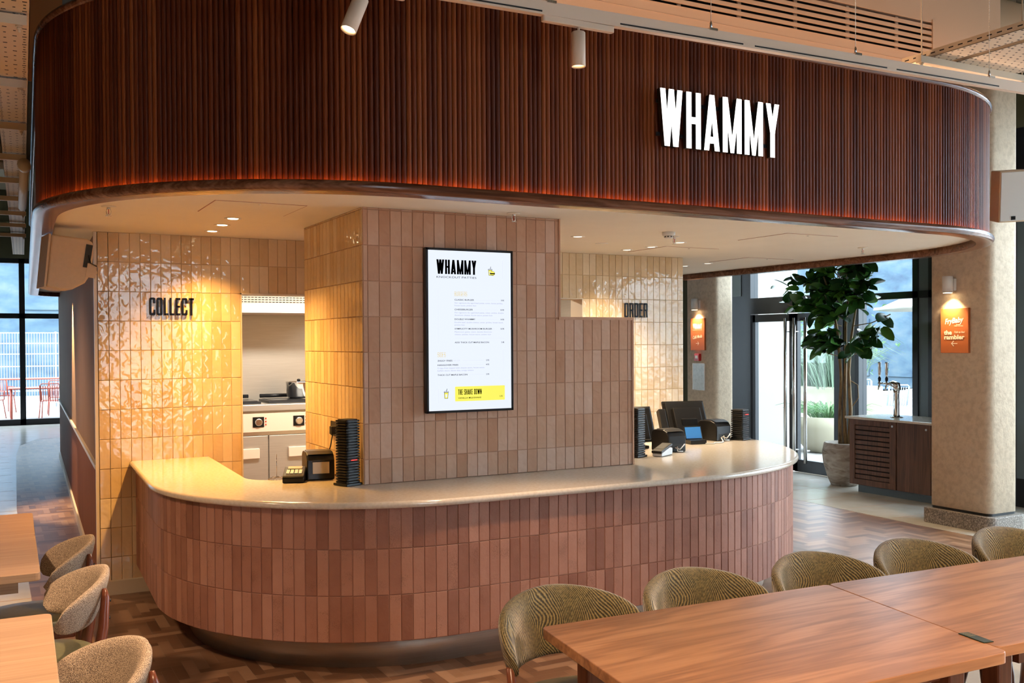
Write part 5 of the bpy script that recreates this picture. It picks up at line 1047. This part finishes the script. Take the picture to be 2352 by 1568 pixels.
P0, P1 = (1.660, 2.905), (2.955, 2.852); Q1, Q0 = (2.803, 1.955), (1.545, 1.99)
ta = table('long walnut table with a numbered plaque at its near right corner', [P0, P1, Q1, Q0], 'dining_table', 'table_walnut')
P2, P3 = (4.32, 2.79), (4.18, 1.93)
tb = table('second walnut table butted against the first, running off to the right', [(P1[0] + 0.004, P1[1] + 0.004), P2, P3, (Q1[0] + 0.006, Q1[1] + 0.045)], 'dining_table', 'table_walnut')
m = MB(); m.tube([(-0.45, -0.30, 0.34), (0.5, 0.28, 0.34)], 0.018, 8); m.tube([(-0.45, 0.30, 0.34), (0.5, -0.28, 0.34)], 0.018, 8); m.build('cross_brace', 'chair_frame_wood', tb)
t = thing('table_number_plaque', 'dark green bronze number plaque fixed near the table corner', 'plaque', (2.838, 2.098, 0.7503), R_(-9)); m = MB(); m.box(-0.020, 0.020, -0.055, 0.055, 0, 0.003); m.build('plate', 'bronze_green', t, bevel=0.001)
m = MB()
for k in range(4): m.box(-0.013, 0.013, 0.012 + k * 0.010, 0.016 + k * 0.010, 0.003, 0.0036)
m.build('engraving', 'brass_plate', t)
GL = 'pale oak tables along the left'
table('pale oak table nearest the camera, lower left corner', [(-0.75, 3.93), (0.19, 3.93), (0.165, 2.95), (-0.75, 2.95)], 'cafe_table', 'pale_table_oak', group=GL)
table('pale oak table in front of the far left one, edges touching', [(-0.75, 5.60), (0.20, 5.60), (0.185, 4.655), (-0.75, 4.655)], 'cafe_table', 'pale_table_oak', group=GL)
table('pale oak table furthest back on the left', [(-0.75, 6.38), (0.215, 6.38), (0.20, 5.61), (-0.75, 5.61)], 'cafe_table', 'pale_table_oak', z1=0.745, group=GL)

# ------------------------------------------------------------------ track, spots
t = thing('lighting_track', 'long cream lighting track hung on wires in front of the canopy top', 'lighting track', (4.0, 4.0, 3.28))
zt = lambda x: 3.256 + 0.0118 * (x - 1.9)
m = MB(); m.add([(x, y, zt(x) + z) for x in (0.9, 8.6) for (y, z) in ((3.982, 0), (4.018, 0), (4.018, 0.064), (3.982, 0.064))], [(0, 1, 2, 3), (4, 5, 6, 7), (0, 1, 5, 4), (1, 2, 6, 5), (2, 3, 7, 6), (3, 0, 4, 7)]); o = m.build('rail', 'white_metal', t); o.location = (-4.0, -4.0, -3.28)
m = MB()
for (a, b) in ((0.95, 2.30), (2.74, 3.52), (3.60, 4.6), (4.68, 5.6)): m.add([(x, y, zt(x) + z) for x in (a, b) for (y, z) in ((3.979, 0.010), (3.981, 0.010), (3.981, 0.017), (3.979, 0.017))], [(0, 1, 2, 3), (4, 5, 6, 7), (0, 1, 5, 4), (1, 2, 6, 5), (2, 3, 7, 6), (3, 0, 4, 7)])
o = m.build('conductor_slot', 'matt_black', t); o.location = (-4.0, -4.0, -3.28)
for x in (1.2, 2.351, 3.32, 4.366, 5.533, 7.2):
    m = MB(); m.tube([(x, 4.0, zt(x) + 0.09), (x, 4.0, CH)], 0.0018, 6); m.lathe([(0.006, 0.064), (0.007, 0.10), (0.003, 0.11)], 10, c=(x, 4.0, zt(x))); m.box(x - 0.025, x + 0.025, 3.975, 4.025, zt(x) + 0.058, zt(x) + 0.070)
    o = m.build('suspension_wire', 'steel_handle', t); o.location = (-4.0, -4.0, -3.28)
def spot(x, tilt, rz, lb_, en):
    t = thing('track_spotlight', lb_, 'spotlight', (x, 4.0, zt(x)), 0, 'spotlights on the cream track')
    m = MB(); m.prism(rrect(-0.20, 0.20, -0.016, 0.016, 0.01, 3), -0.030, 0.0); m.build('adapter', 'white_metal', t, bevel=0.003)
    m = MB(); m.tube([(0, 0, -0.03), (0, 0, -0.055)], 0.007, 8); m.build('stem', 'white_metal', t)
    Q = Matrix.Translation((0, 0, -0.052)) @ Matrix.Rotation(rz, 4, 'Z') @ Matrix.Rotation(tilt, 4, 'Y')
    m = MB(); m.lathe([(0.001, 0.0), (0.030, 0.0), (0.034, -0.004), (0.0345, -0.165), (0.033, -0.166), (0.031, -0.150)], 30, M=Q, cap=False); m.build('can', 'white_metal', t)
    m = MB(); m.lathe([(0.0, -0.140), (0.031, -0.141), (0.031, -0.139)], 24, M=Q); m.build('lens', 'downlight_glow', t)
    p = Vector((x, 4.0, zt(x))) + (Q @ Vector((0, 0, -0.17))); a = Vector((x, 4.0, zt(x))) + (Q @ Vector((0, 0, -3)))
    lamp('SPOT', 'track_spot_beam', p, en, WRM, aim=a, size=0.03, cone=60, blend=0.8)
spot(1.42, R_(24), R_(15), 'tilted cream spotlight at the top centre with its lamp glowing', 380)
spot(2.51, R_(0), 0, 'cream spotlight hanging straight down from the track adapter', 230)

# ------------------------------------------------------------------ overhead duct with louvre grille
t = thing('air_duct', 'peach painted duct box with a long black slotted grille above the canopy', 'duct', (5.0, 5.0, 4.2))
def dk(mb, nm, mt): o = mb.build(nm, mt, t); o.location = (-5.0, -5.0, -4.2); return o
GB, GT = 3.855, 4.105
m = MB(); m.box(1.6, 6.4, 5.0, 6.4, 3.47, GB); m.box(6.4, 7.05, 5.0, 6.4, 3.80, GB); m.box(1.6, 7.05, 5.0, 6.4, GT, CH - 0.02); m.box(1.6, 2.9, 5.0, 6.4, GB, GT); m.box(6.26, 7.05, 5.0, 6.4, GB, GT); m.box(2.9, 6.26, 5.12, 6.4, GB, GT); dk(m, 'casing', 'duct_paint')
m = MB(); m.box(2.9, 6.26, 5.10, 5.12, GB, GT); dk(m, 'dark_plenum', 'black_void')
m = MB()
for k in range(5): z = GB + 0.021 + k * 0.0455; m.box(2.9, 6.26, 5.0, 5.012, z, z + 0.024)
for x in (3.4, 3.9, 4.4, 4.9, 5.4, 5.9): m.box(x, x + 0.03, 5.03, 5.04, GB, GT)
dk(m, 'louvres', 'duct_paint')
m = MB(); m.box(6.26, 6.30, 4.994, 5.0, GB - 0.015, GT + 0.02); m.box(2.9, 6.30, 4.996, 5.0, GB - 0.006, GB); m.box(1.6, 6.4, 4.997, 5.0, 3.79, 3.793); dk(m, 'trim', 'duct_paint')
t = thing('round_duct', 'large pale round duct running toward the right wall', 'duct', (8.2, 5.33, 4.29))
m = MB(); m.tube([(-1.1, 0, 0), (1.1, 0, 0)], 0.26, 36); m.build('pipe', 'tray_metal', t)
for x in (-0.5, 0.5): m = MB(); m.lathe([(0.262, -0.015), (0.27, -0.008), (0.27, 0.008), (0.262, 0.015)], 36, M=Matrix.Translation((x, 0, 0)) @ Matrix.Rotation(R_(90), 4, 'Y'), cap=False); m.build('joint_band', 'tray_metal', t)

def ctray(name_label, x0, x1, y0, y1, z, along, grp, splay_=0.0):
    """perforated cable tray; slots are real dark inlays on the underside"""
    t = thing('cable_tray', name_label, 'cable tray', ((x0 + x1) / 2, (y0 + y1) / 2, z), 0, grp); cx, cy = (x0 + x1) / 2, (y0 + y1) / 2
    f = lambda y: splay_ * (y - y0) if along == 'y' else 0
    def b(mb, a, bb, c, d, e, g):
        vs = [(x + f(y) - cx, y - cy, zz - z) for zz in (e, g) for (x, y) in ((a, c), (bb, c), (bb, d), (a, d))]; mb.add(vs, [(0, 3, 2, 1), (4, 5, 6, 7), (0, 1, 5, 4), (1, 2, 6, 5), (2, 3, 7, 6), (3, 0, 4, 7)])
    m = MB(); b(m, x0, x1, y0, y1, z, z + 0.003); m.build('base', 'tray_metal', t)
    m = MB()
    if along == 'y': b(m, x0, x0 + 0.003, y0, y1, z, z + 0.05); b(m, x1 - 0.003, x1, y0, y1, z, z + 0.05)
    else: b(m, x0, x1, y0, y0 + 0.003, z, z + 0.05); b(m, x0, x1, y1 - 0.003, y1, z, z + 0.05)
    m.build('side_flange', 'tray_metal', t)
    m = MB(); pit = 0.045; nl = int(((y1 - y0) if along == 'y' else (x1 - x0)) / pit); wd = (x1 - x0) if along == 'y' else (y1 - y0); na = max(2, int(wd / 0.035))
    for i in range(nl):
        for j in range(na):
            if (i + j) % 2 and j not in (0, na - 1): continue
            l = (i + 0.5) * pit; c_ = (j + 0.5) * wd / na; lh = 0.010; wh = 0.0035 if (i % 3) else 0.006
            if along == 'y': b(m, x0 + c_ - wh * 1.6, x0 + c_ + wh * 1.6, y0 + l - lh * .6, y0 + l + lh * .6, z - 0.0006, z)
            else: b(m, x0 + l - lh, x0 + l + lh, y0 + c_ - wh, y0 + c_ + wh, z - 0.0006, z)
    m.build('slots', 'matt_black', t)
    m = MB()
    if along == 'y':
        for i in range(int((y1 - y0) / 0.07)): y = y0 + 0.03 + i * 0.07; b(m, x0 - 0.0006, x0, y, y + 0.035, z + 0.022, z + 0.030); b(m, x1, x1 + 0.0006, y, y + 0.035, z + 0.022, z + 0.030)
    else:
        for i in range(int((x1 - x0) / 0.07)): x = x0 + 0.03 + i * 0.07; b(m, x, x + 0.035, y0 - 0.0006, y0, z + 0.022, z + 0.030)
    m.build('flange_slots', 'matt_black', t)
    return t
def strut(x0, x1, y, z, lb_, grp, h=0.045):
    t = thing('support_channel', lb_, 'support channel', ((x0 + x1) / 2, y, z), 0, grp); w = (x1 - x0) / 2
    m = MB(); m.box(-w, w, -0.021, 0.021, 0, h); m.build('channel', 'tray_metal', t)
    for s_ in (-1, 1):
        m = MB(); m.tube([(s_ * (w - 0.03), 0, -0.03), (s_ * (w - 0.03), 0, CH - z)], 0.005, 8); m.lathe([(0.016, -0.006), (0.016, 0.0)], 12, c=(s_ * (w - 0.03), 0, 0)); m.lathe([(0.010, -0.018), (0.010, -0.006)], 6, c=(s_ * (w - 0.03), 0, 0)); m.build('threaded_rod', 'tray_metal', t)
GR = 'cable trays above the dining tables'; GLt = 'cable trays running down the left corridor'
ctray('narrow perforated cable tray at the top right', 5.60, 5.80, 2.6, 4.72, 3.625, 'y', GR); ctray('wide perforated cable tray at the top right beside the narrow one', 5.86, 6.50, 2.6, 4.72, 3.625, 'y', GR)
strut(5.50, 6.62, 4.50, 3.58, 'cream support channel under the two trays at top right', GR)
ctray('long perforated cable tray receding down the left edge', -0.03, 0.14, 3.4, 18.0, 3.22, 'y', GLt, 0.027)
for k in range(9): y = 4.95 + 1.2 * k; q = 0.03 * (y - 6); strut(-0.6, 0.20 + q, y, 3.165, 'tan support channel crossing under the left cable tray', 'support channels under the left tray')
ctray('short perforated cable tray crossing behind the canopy edge', -1.5, 0.19, 6.45, 6.75, 3.29, 'x', GLt)
t = thing('ceiling_pipe', 'dark tan pipe hanging left of the canopy', 'pipe', (0.30, 9.3, 3.05)); m = MB(); m.tube([(-0.05, -1.2, 0), (0.0, 1.2, 0)], 0.035, 14); m.build('pipe', 'tray_metal', t); m = MB(); m.tube([(-0.057, -1.3, 0), (-0.05, -1.18, 0)], 0.045, 14); m.build('end_collar', 'tray_metal', t)
# painted services bulkhead far left above the corridor
m = MB(); m.box(-6, 0.55, 8.6, 9.0, 3.9, CH); o = m.build('trim_3', 'orange_paint' if 'orange_paint' in MATS else 'duct_paint'); struct(o)
m = MB(); m.box(-6, 0.55, 10.4, 10.8, 3.45, CH); struct(m.build('trim_4', 'ceiling_paint'))

# ------------------------------------------------------------------ outside
m = MB(); m.box(9.5, 60, -30, 60, -0.12, -0.03); m.box(-40, 60, 24, 70, -0.12, -0.03); struct(m.build('ground_paving', 'outside_paving'))
def facade(x0, x1, y0, y1, z1, mat, lb_, cat='building', name='building', wins=()):
    t = thing(name, lb_, cat, ((x0 + x1) / 2, (y0 + y1) / 2, -0.03)); m = MB(); m.box(x0 - (x0 + x1) / 2, x1 - (x0 + x1) / 2, y0 - (y0 + y1) / 2, y1 - (y0 + y1) / 2, 0, z1); m.build('wall', mat, t)
    for (a, b, c, d, ax) in wins:
        m = MB()
        if ax == 'x': m.box(x0 - (x0 + x1) / 2 - 0.05, x0 - (x0 + x1) / 2, a - (y0 + y1) / 2, b - (y0 + y1) / 2, c, d)
        else: m.box(a - (x0 + x1) / 2, b - (x0 + x1) / 2, y0 - (y0 + y1) / 2 - 0.05, y0 - (y0 + y1) / 2, c, d)
        m.build('window', 'outside_blue', t)
    return t
facade(11.9, 12.15, 12.4, 16.5, 6.5, 'outside_white', 'bright white rendered wall seen through the left glass door', 'wall', 'rendered_wall')
facade(30, 32, 8, 40, 9, 'outside_blue', 'blue grey glazed building beyond the terrace', 'building', 'building', [(14 + 3.2 * k, 16.4 + 3.2 * k, 0.4, 2.6, 'x') for k in range(7)])
facade(26, 29.9, 19.2, 19.6, 2.6, 'outside_brick', 'brick panel beyond the terrace furniture', 'wall', 'brick_screen')
facade(-12, 14, 38, 40, 8, 'outside_blue', 'blue grey building across the street behind the mesh fence', 'building', 'building', [(-8 + 3.0 * k, -5.8 + 3.0 * k, 3.0, 6.0, 'y') for k in range(6)])
# planters and grasses
def grass(par, cx, cy, z, n, h, sp, mat):
    m = MB(); r_ = random.Random(n)
    for k in range(n):
        a = r_.uniform(0, 6.28); q = r_.uniform(0, sp * 0.5); x, y = cx + q * math.cos(a), cy + q * math.sin(a); l = h * r_.uniform(0.6, 1.1); o = sp * r_.uniform(0.3, 1.1); w = 0.007
        pts = [(x, y, z), (x + o * .35 * math.cos(a), y + o * .35 * math.sin(a), z + l * .7), (x + o * .8 * math.cos(a), y + o * .8 * math.sin(a), z + l * .95), (x + o * 1.1 * math.cos(a), y + o * 1.1 * math.sin(a), z + l * .8)]
        m.tube(pts, w, 3, rr=[w, w, w * .7, w * .3], smooth=False)
    return m.build('grasses', mat, par)
t = thing('planter_bowl', 'round cream planter bowl with short green grasses outside the glass door', 'planter', (11.75, 11.30, -0.03))
m = MB(); m.lathe([(0.32, 0.0), (0.36, 0.02), (0.50, 0.2), (0.55, 0.40), (0.56, 0.57), (0.52, 0.57), (0.50, 0.50)], 40); m.build('bowl', 'cream_planter', t); grass(t, 0, 0, 0.48, 220, 0.30, 0.5, 'green_bush')
t = thing('box_planter', 'large cream box planter with tall pale grasses behind the planter bowl', 'planter', (13.9, 13.25, -0.03))
m = MB(); m.box(-0.6, 0.6, -0.62, 0.65, 0, 0.92); m.build('box', 'cream_planter', t, bevel=0.02)
for (x, y) in ((-0.3, 0.4), (-0.2, 0.1), (-0.3, -0.3), (0.3, 0.1)): grass(t, x, y, 0.88, 200, 0.95, 0.75, 'grass_leaf')
def bush(x, y, z, s_, lb_):
    t = thing('bush', lb_, 'bush', (x, y, -0.03)); m = MB(); r_ = random.Random(int(x * 7))
    for k in range(1600):
        a, b, c = r_.gauss(0, .4), r_.gauss(0, .5), abs(r_.gauss(0.5, .4)); p = Vector((a, b, c + z)) * s_; d = Vector((r_.uniform(-1, 1), r_.uniform(-1, 1), r_.uniform(-1, 1))) * 0.05 * s_; e = Vector((r_.uniform(-1, 1), r_.uniform(-1, 1), r_.uniform(-1, 1))) * 0.04 * s_
        m.add([p, p + d, p + d + e, p + e], [(0, 1, 2, 3)])
    m.build('foliage', 'green_bush', t); m = MB(); m.tube([(0, 0, 0), (0, 0, z * s_ + 0.4)], 0.05, 8); m.build('stem', 'bark', t)
bush(21.5, 21.4, 0.5, 1.6, 'green shrub beyond the box planter')
# terrace furniture
def out_table(x, y, lb_, mat, w=0.9, d=0.9, z=0.74):
    t = thing('terrace_table', lb_, 'table', (x, y, -0.03)); m = MB(); m.box(-w / 2, w / 2, -d / 2, d / 2, z - 0.03, z); m.build('tabletop', mat, t, bevel=0.008)
    if w < 1.2: m = MB(); m.tube([(0, 0, 0.02), (0, 0, z - 0.03)], 0.05, 10); m.build('pedestal', mat, t); m = MB(); m.lathe([(0.28, 0), (0.27, 0.02), (0.06, 0.03)], 24); m.build('base', mat, t)
    else:
        for sx in (-1, 1):
            for sy in (-1, 1): m = MB(); m.tube([(sx * (w / 2 - .06), sy * (d / 2 - .06), 0), (sx * (w / 2 - .06), sy * (d / 2 - .06), z - 0.03)], 0.025, 8); m.build('leg', mat, t)
def out_chair(x, y, rz, lb_, mat, grp):
    t = thing('terrace_chair', lb_, 'chair', (x, y, -0.03), rz, grp)
    m = MB()
    for k in range(9): m.tube([(-0.2 + k * 0.05, -0.2, 0.45), (-0.2 + k * 0.05, 0.2, 0.44)], 0.009, 5)
    m.tube([(-0.22, -0.2, 0.45), (0.22, -0.2, 0.45)], 0.012, 6); m.build('seat', mat, t)
    m = MB()
    for k in range(9): m.tube([(-0.2 + k * 0.05, 0.2, 0.45), (-0.2 + k * 0.05, 0.28, 0.82)], 0.009, 5)
    m.tube([(-0.22, 0.2, 0.45), (-0.22, 0.28, 0.82), (-0.18, 0.285, 0.86), (0.18, 0.285, 0.86), (0.22, 0.28, 0.82), (0.22, 0.2, 0.45)], 0.013, 6); m.build('backrest', mat, t)
    for sx in (-1, 1):
        m = MB(); m.tube([(sx * 0.22, -0.18, 0.45), (sx * 0.25, -0.24, 0.0)], 0.012, 6); m.build('leg', mat, t); m = MB(); m.tube([(sx * 0.22, 0.18, 0.45), (sx * 0.25, 0.26, 0.0)], 0.012, 6); m.build('leg', mat, t)
        m = MB(); m.tube([(sx * 0.23, 0.24, 0.66), (sx * 0.25, 0.0, 0.67), (sx * 0.25, -0.2, 0.66), (sx * 0.24, -0.2, 0.45)], 0.012, 6); m.build('armrest', mat, t)
out_table(16.9, 15.15, 'blue pedestal table on the terrace seen past the drinks tap', 'blue_paint')
GW = 'white wire chairs on the terrace'
for (x, y, r, lb_) in ((17.6, 15.9, -40, 'white wire chair behind the blue terrace table'), (16.2, 13.9, 160, 'white wire chair right of the blue terrace table, nearer the window'), (18.2, 14.8, -100, 'white wire chair further back on the terrace beside the blue table')):
    out_chair(x, y, R_(r), lb_, 'fence_white', GW)
GO = 'salmon terrace chairs across the street window'
out_table(1.15, 26.4, 'salmon terrace table seen through the far left window', 'salmon_paint', 1.5, 0.8); out_table(0.95, 28.6, 'second salmon terrace table set behind the first', 'salmon_paint', 2.4, 0.8, 0.9)
for (x, y, r, lb_) in ((0.02, 26.5, 60, 'salmon armchair left of the far window mullion'), (1.55, 27.2, 0, 'salmon chair behind the far left terrace table'), (1.3, 25.5, 170, 'salmon chair nearest the far window on its terrace side'), (0.3, 29.0, 20, 'salmon chair furthest back by the mesh fence')): out_chair(x, y, R_(r), lb_, 'salmon_paint', GO)
t = thing('mesh_fence', 'white mesh site fence beyond the salmon chairs', 'fence', (0.5, 31.0, -0.03))
m = MB()
for k in range(90): m.box(-3.0 + k * 0.07, -3.0 + k * 0.07 + 0.012, -0.006, 0.006, 0.1, 2.1)
for z in (0.1, 0.45, 0.8, 1.15, 1.5, 1.8, 2.1): m.box(-3, 3.3, -0.012, 0.012, z, z + 0.03)
m.build('mesh', 'fence_white', t)
for x in (-2.9, -0.8, 1.2, 3.2): m = MB(); m.tube([(x, 0.03, 0), (x, 0.03, 2.15)], 0.025, 8); m.build('post', 'fence_white', t)
t = thing('parasol', 'cream open parasol on the terrace beyond the drinks cabinet', 'parasol', (15.2, 11.6, -0.03))
m = MB(); m.tube([(0, 0, 0), (0, 0, 2.9)], 0.03, 10); m.build('pole', 'white_metal', t); m = MB(); m.lathe([(1.4, 2.35), (1.42, 2.30), (0.7, 2.62), (0.04, 2.92)], 8, cap=False); m.build('cover', 'umbrella_cloth', t); m = MB(); m.lathe([(0.25, 0), (0.25, 0.06), (0.05, 0.08)], 20); m.build('base', 'grey_frame', t)
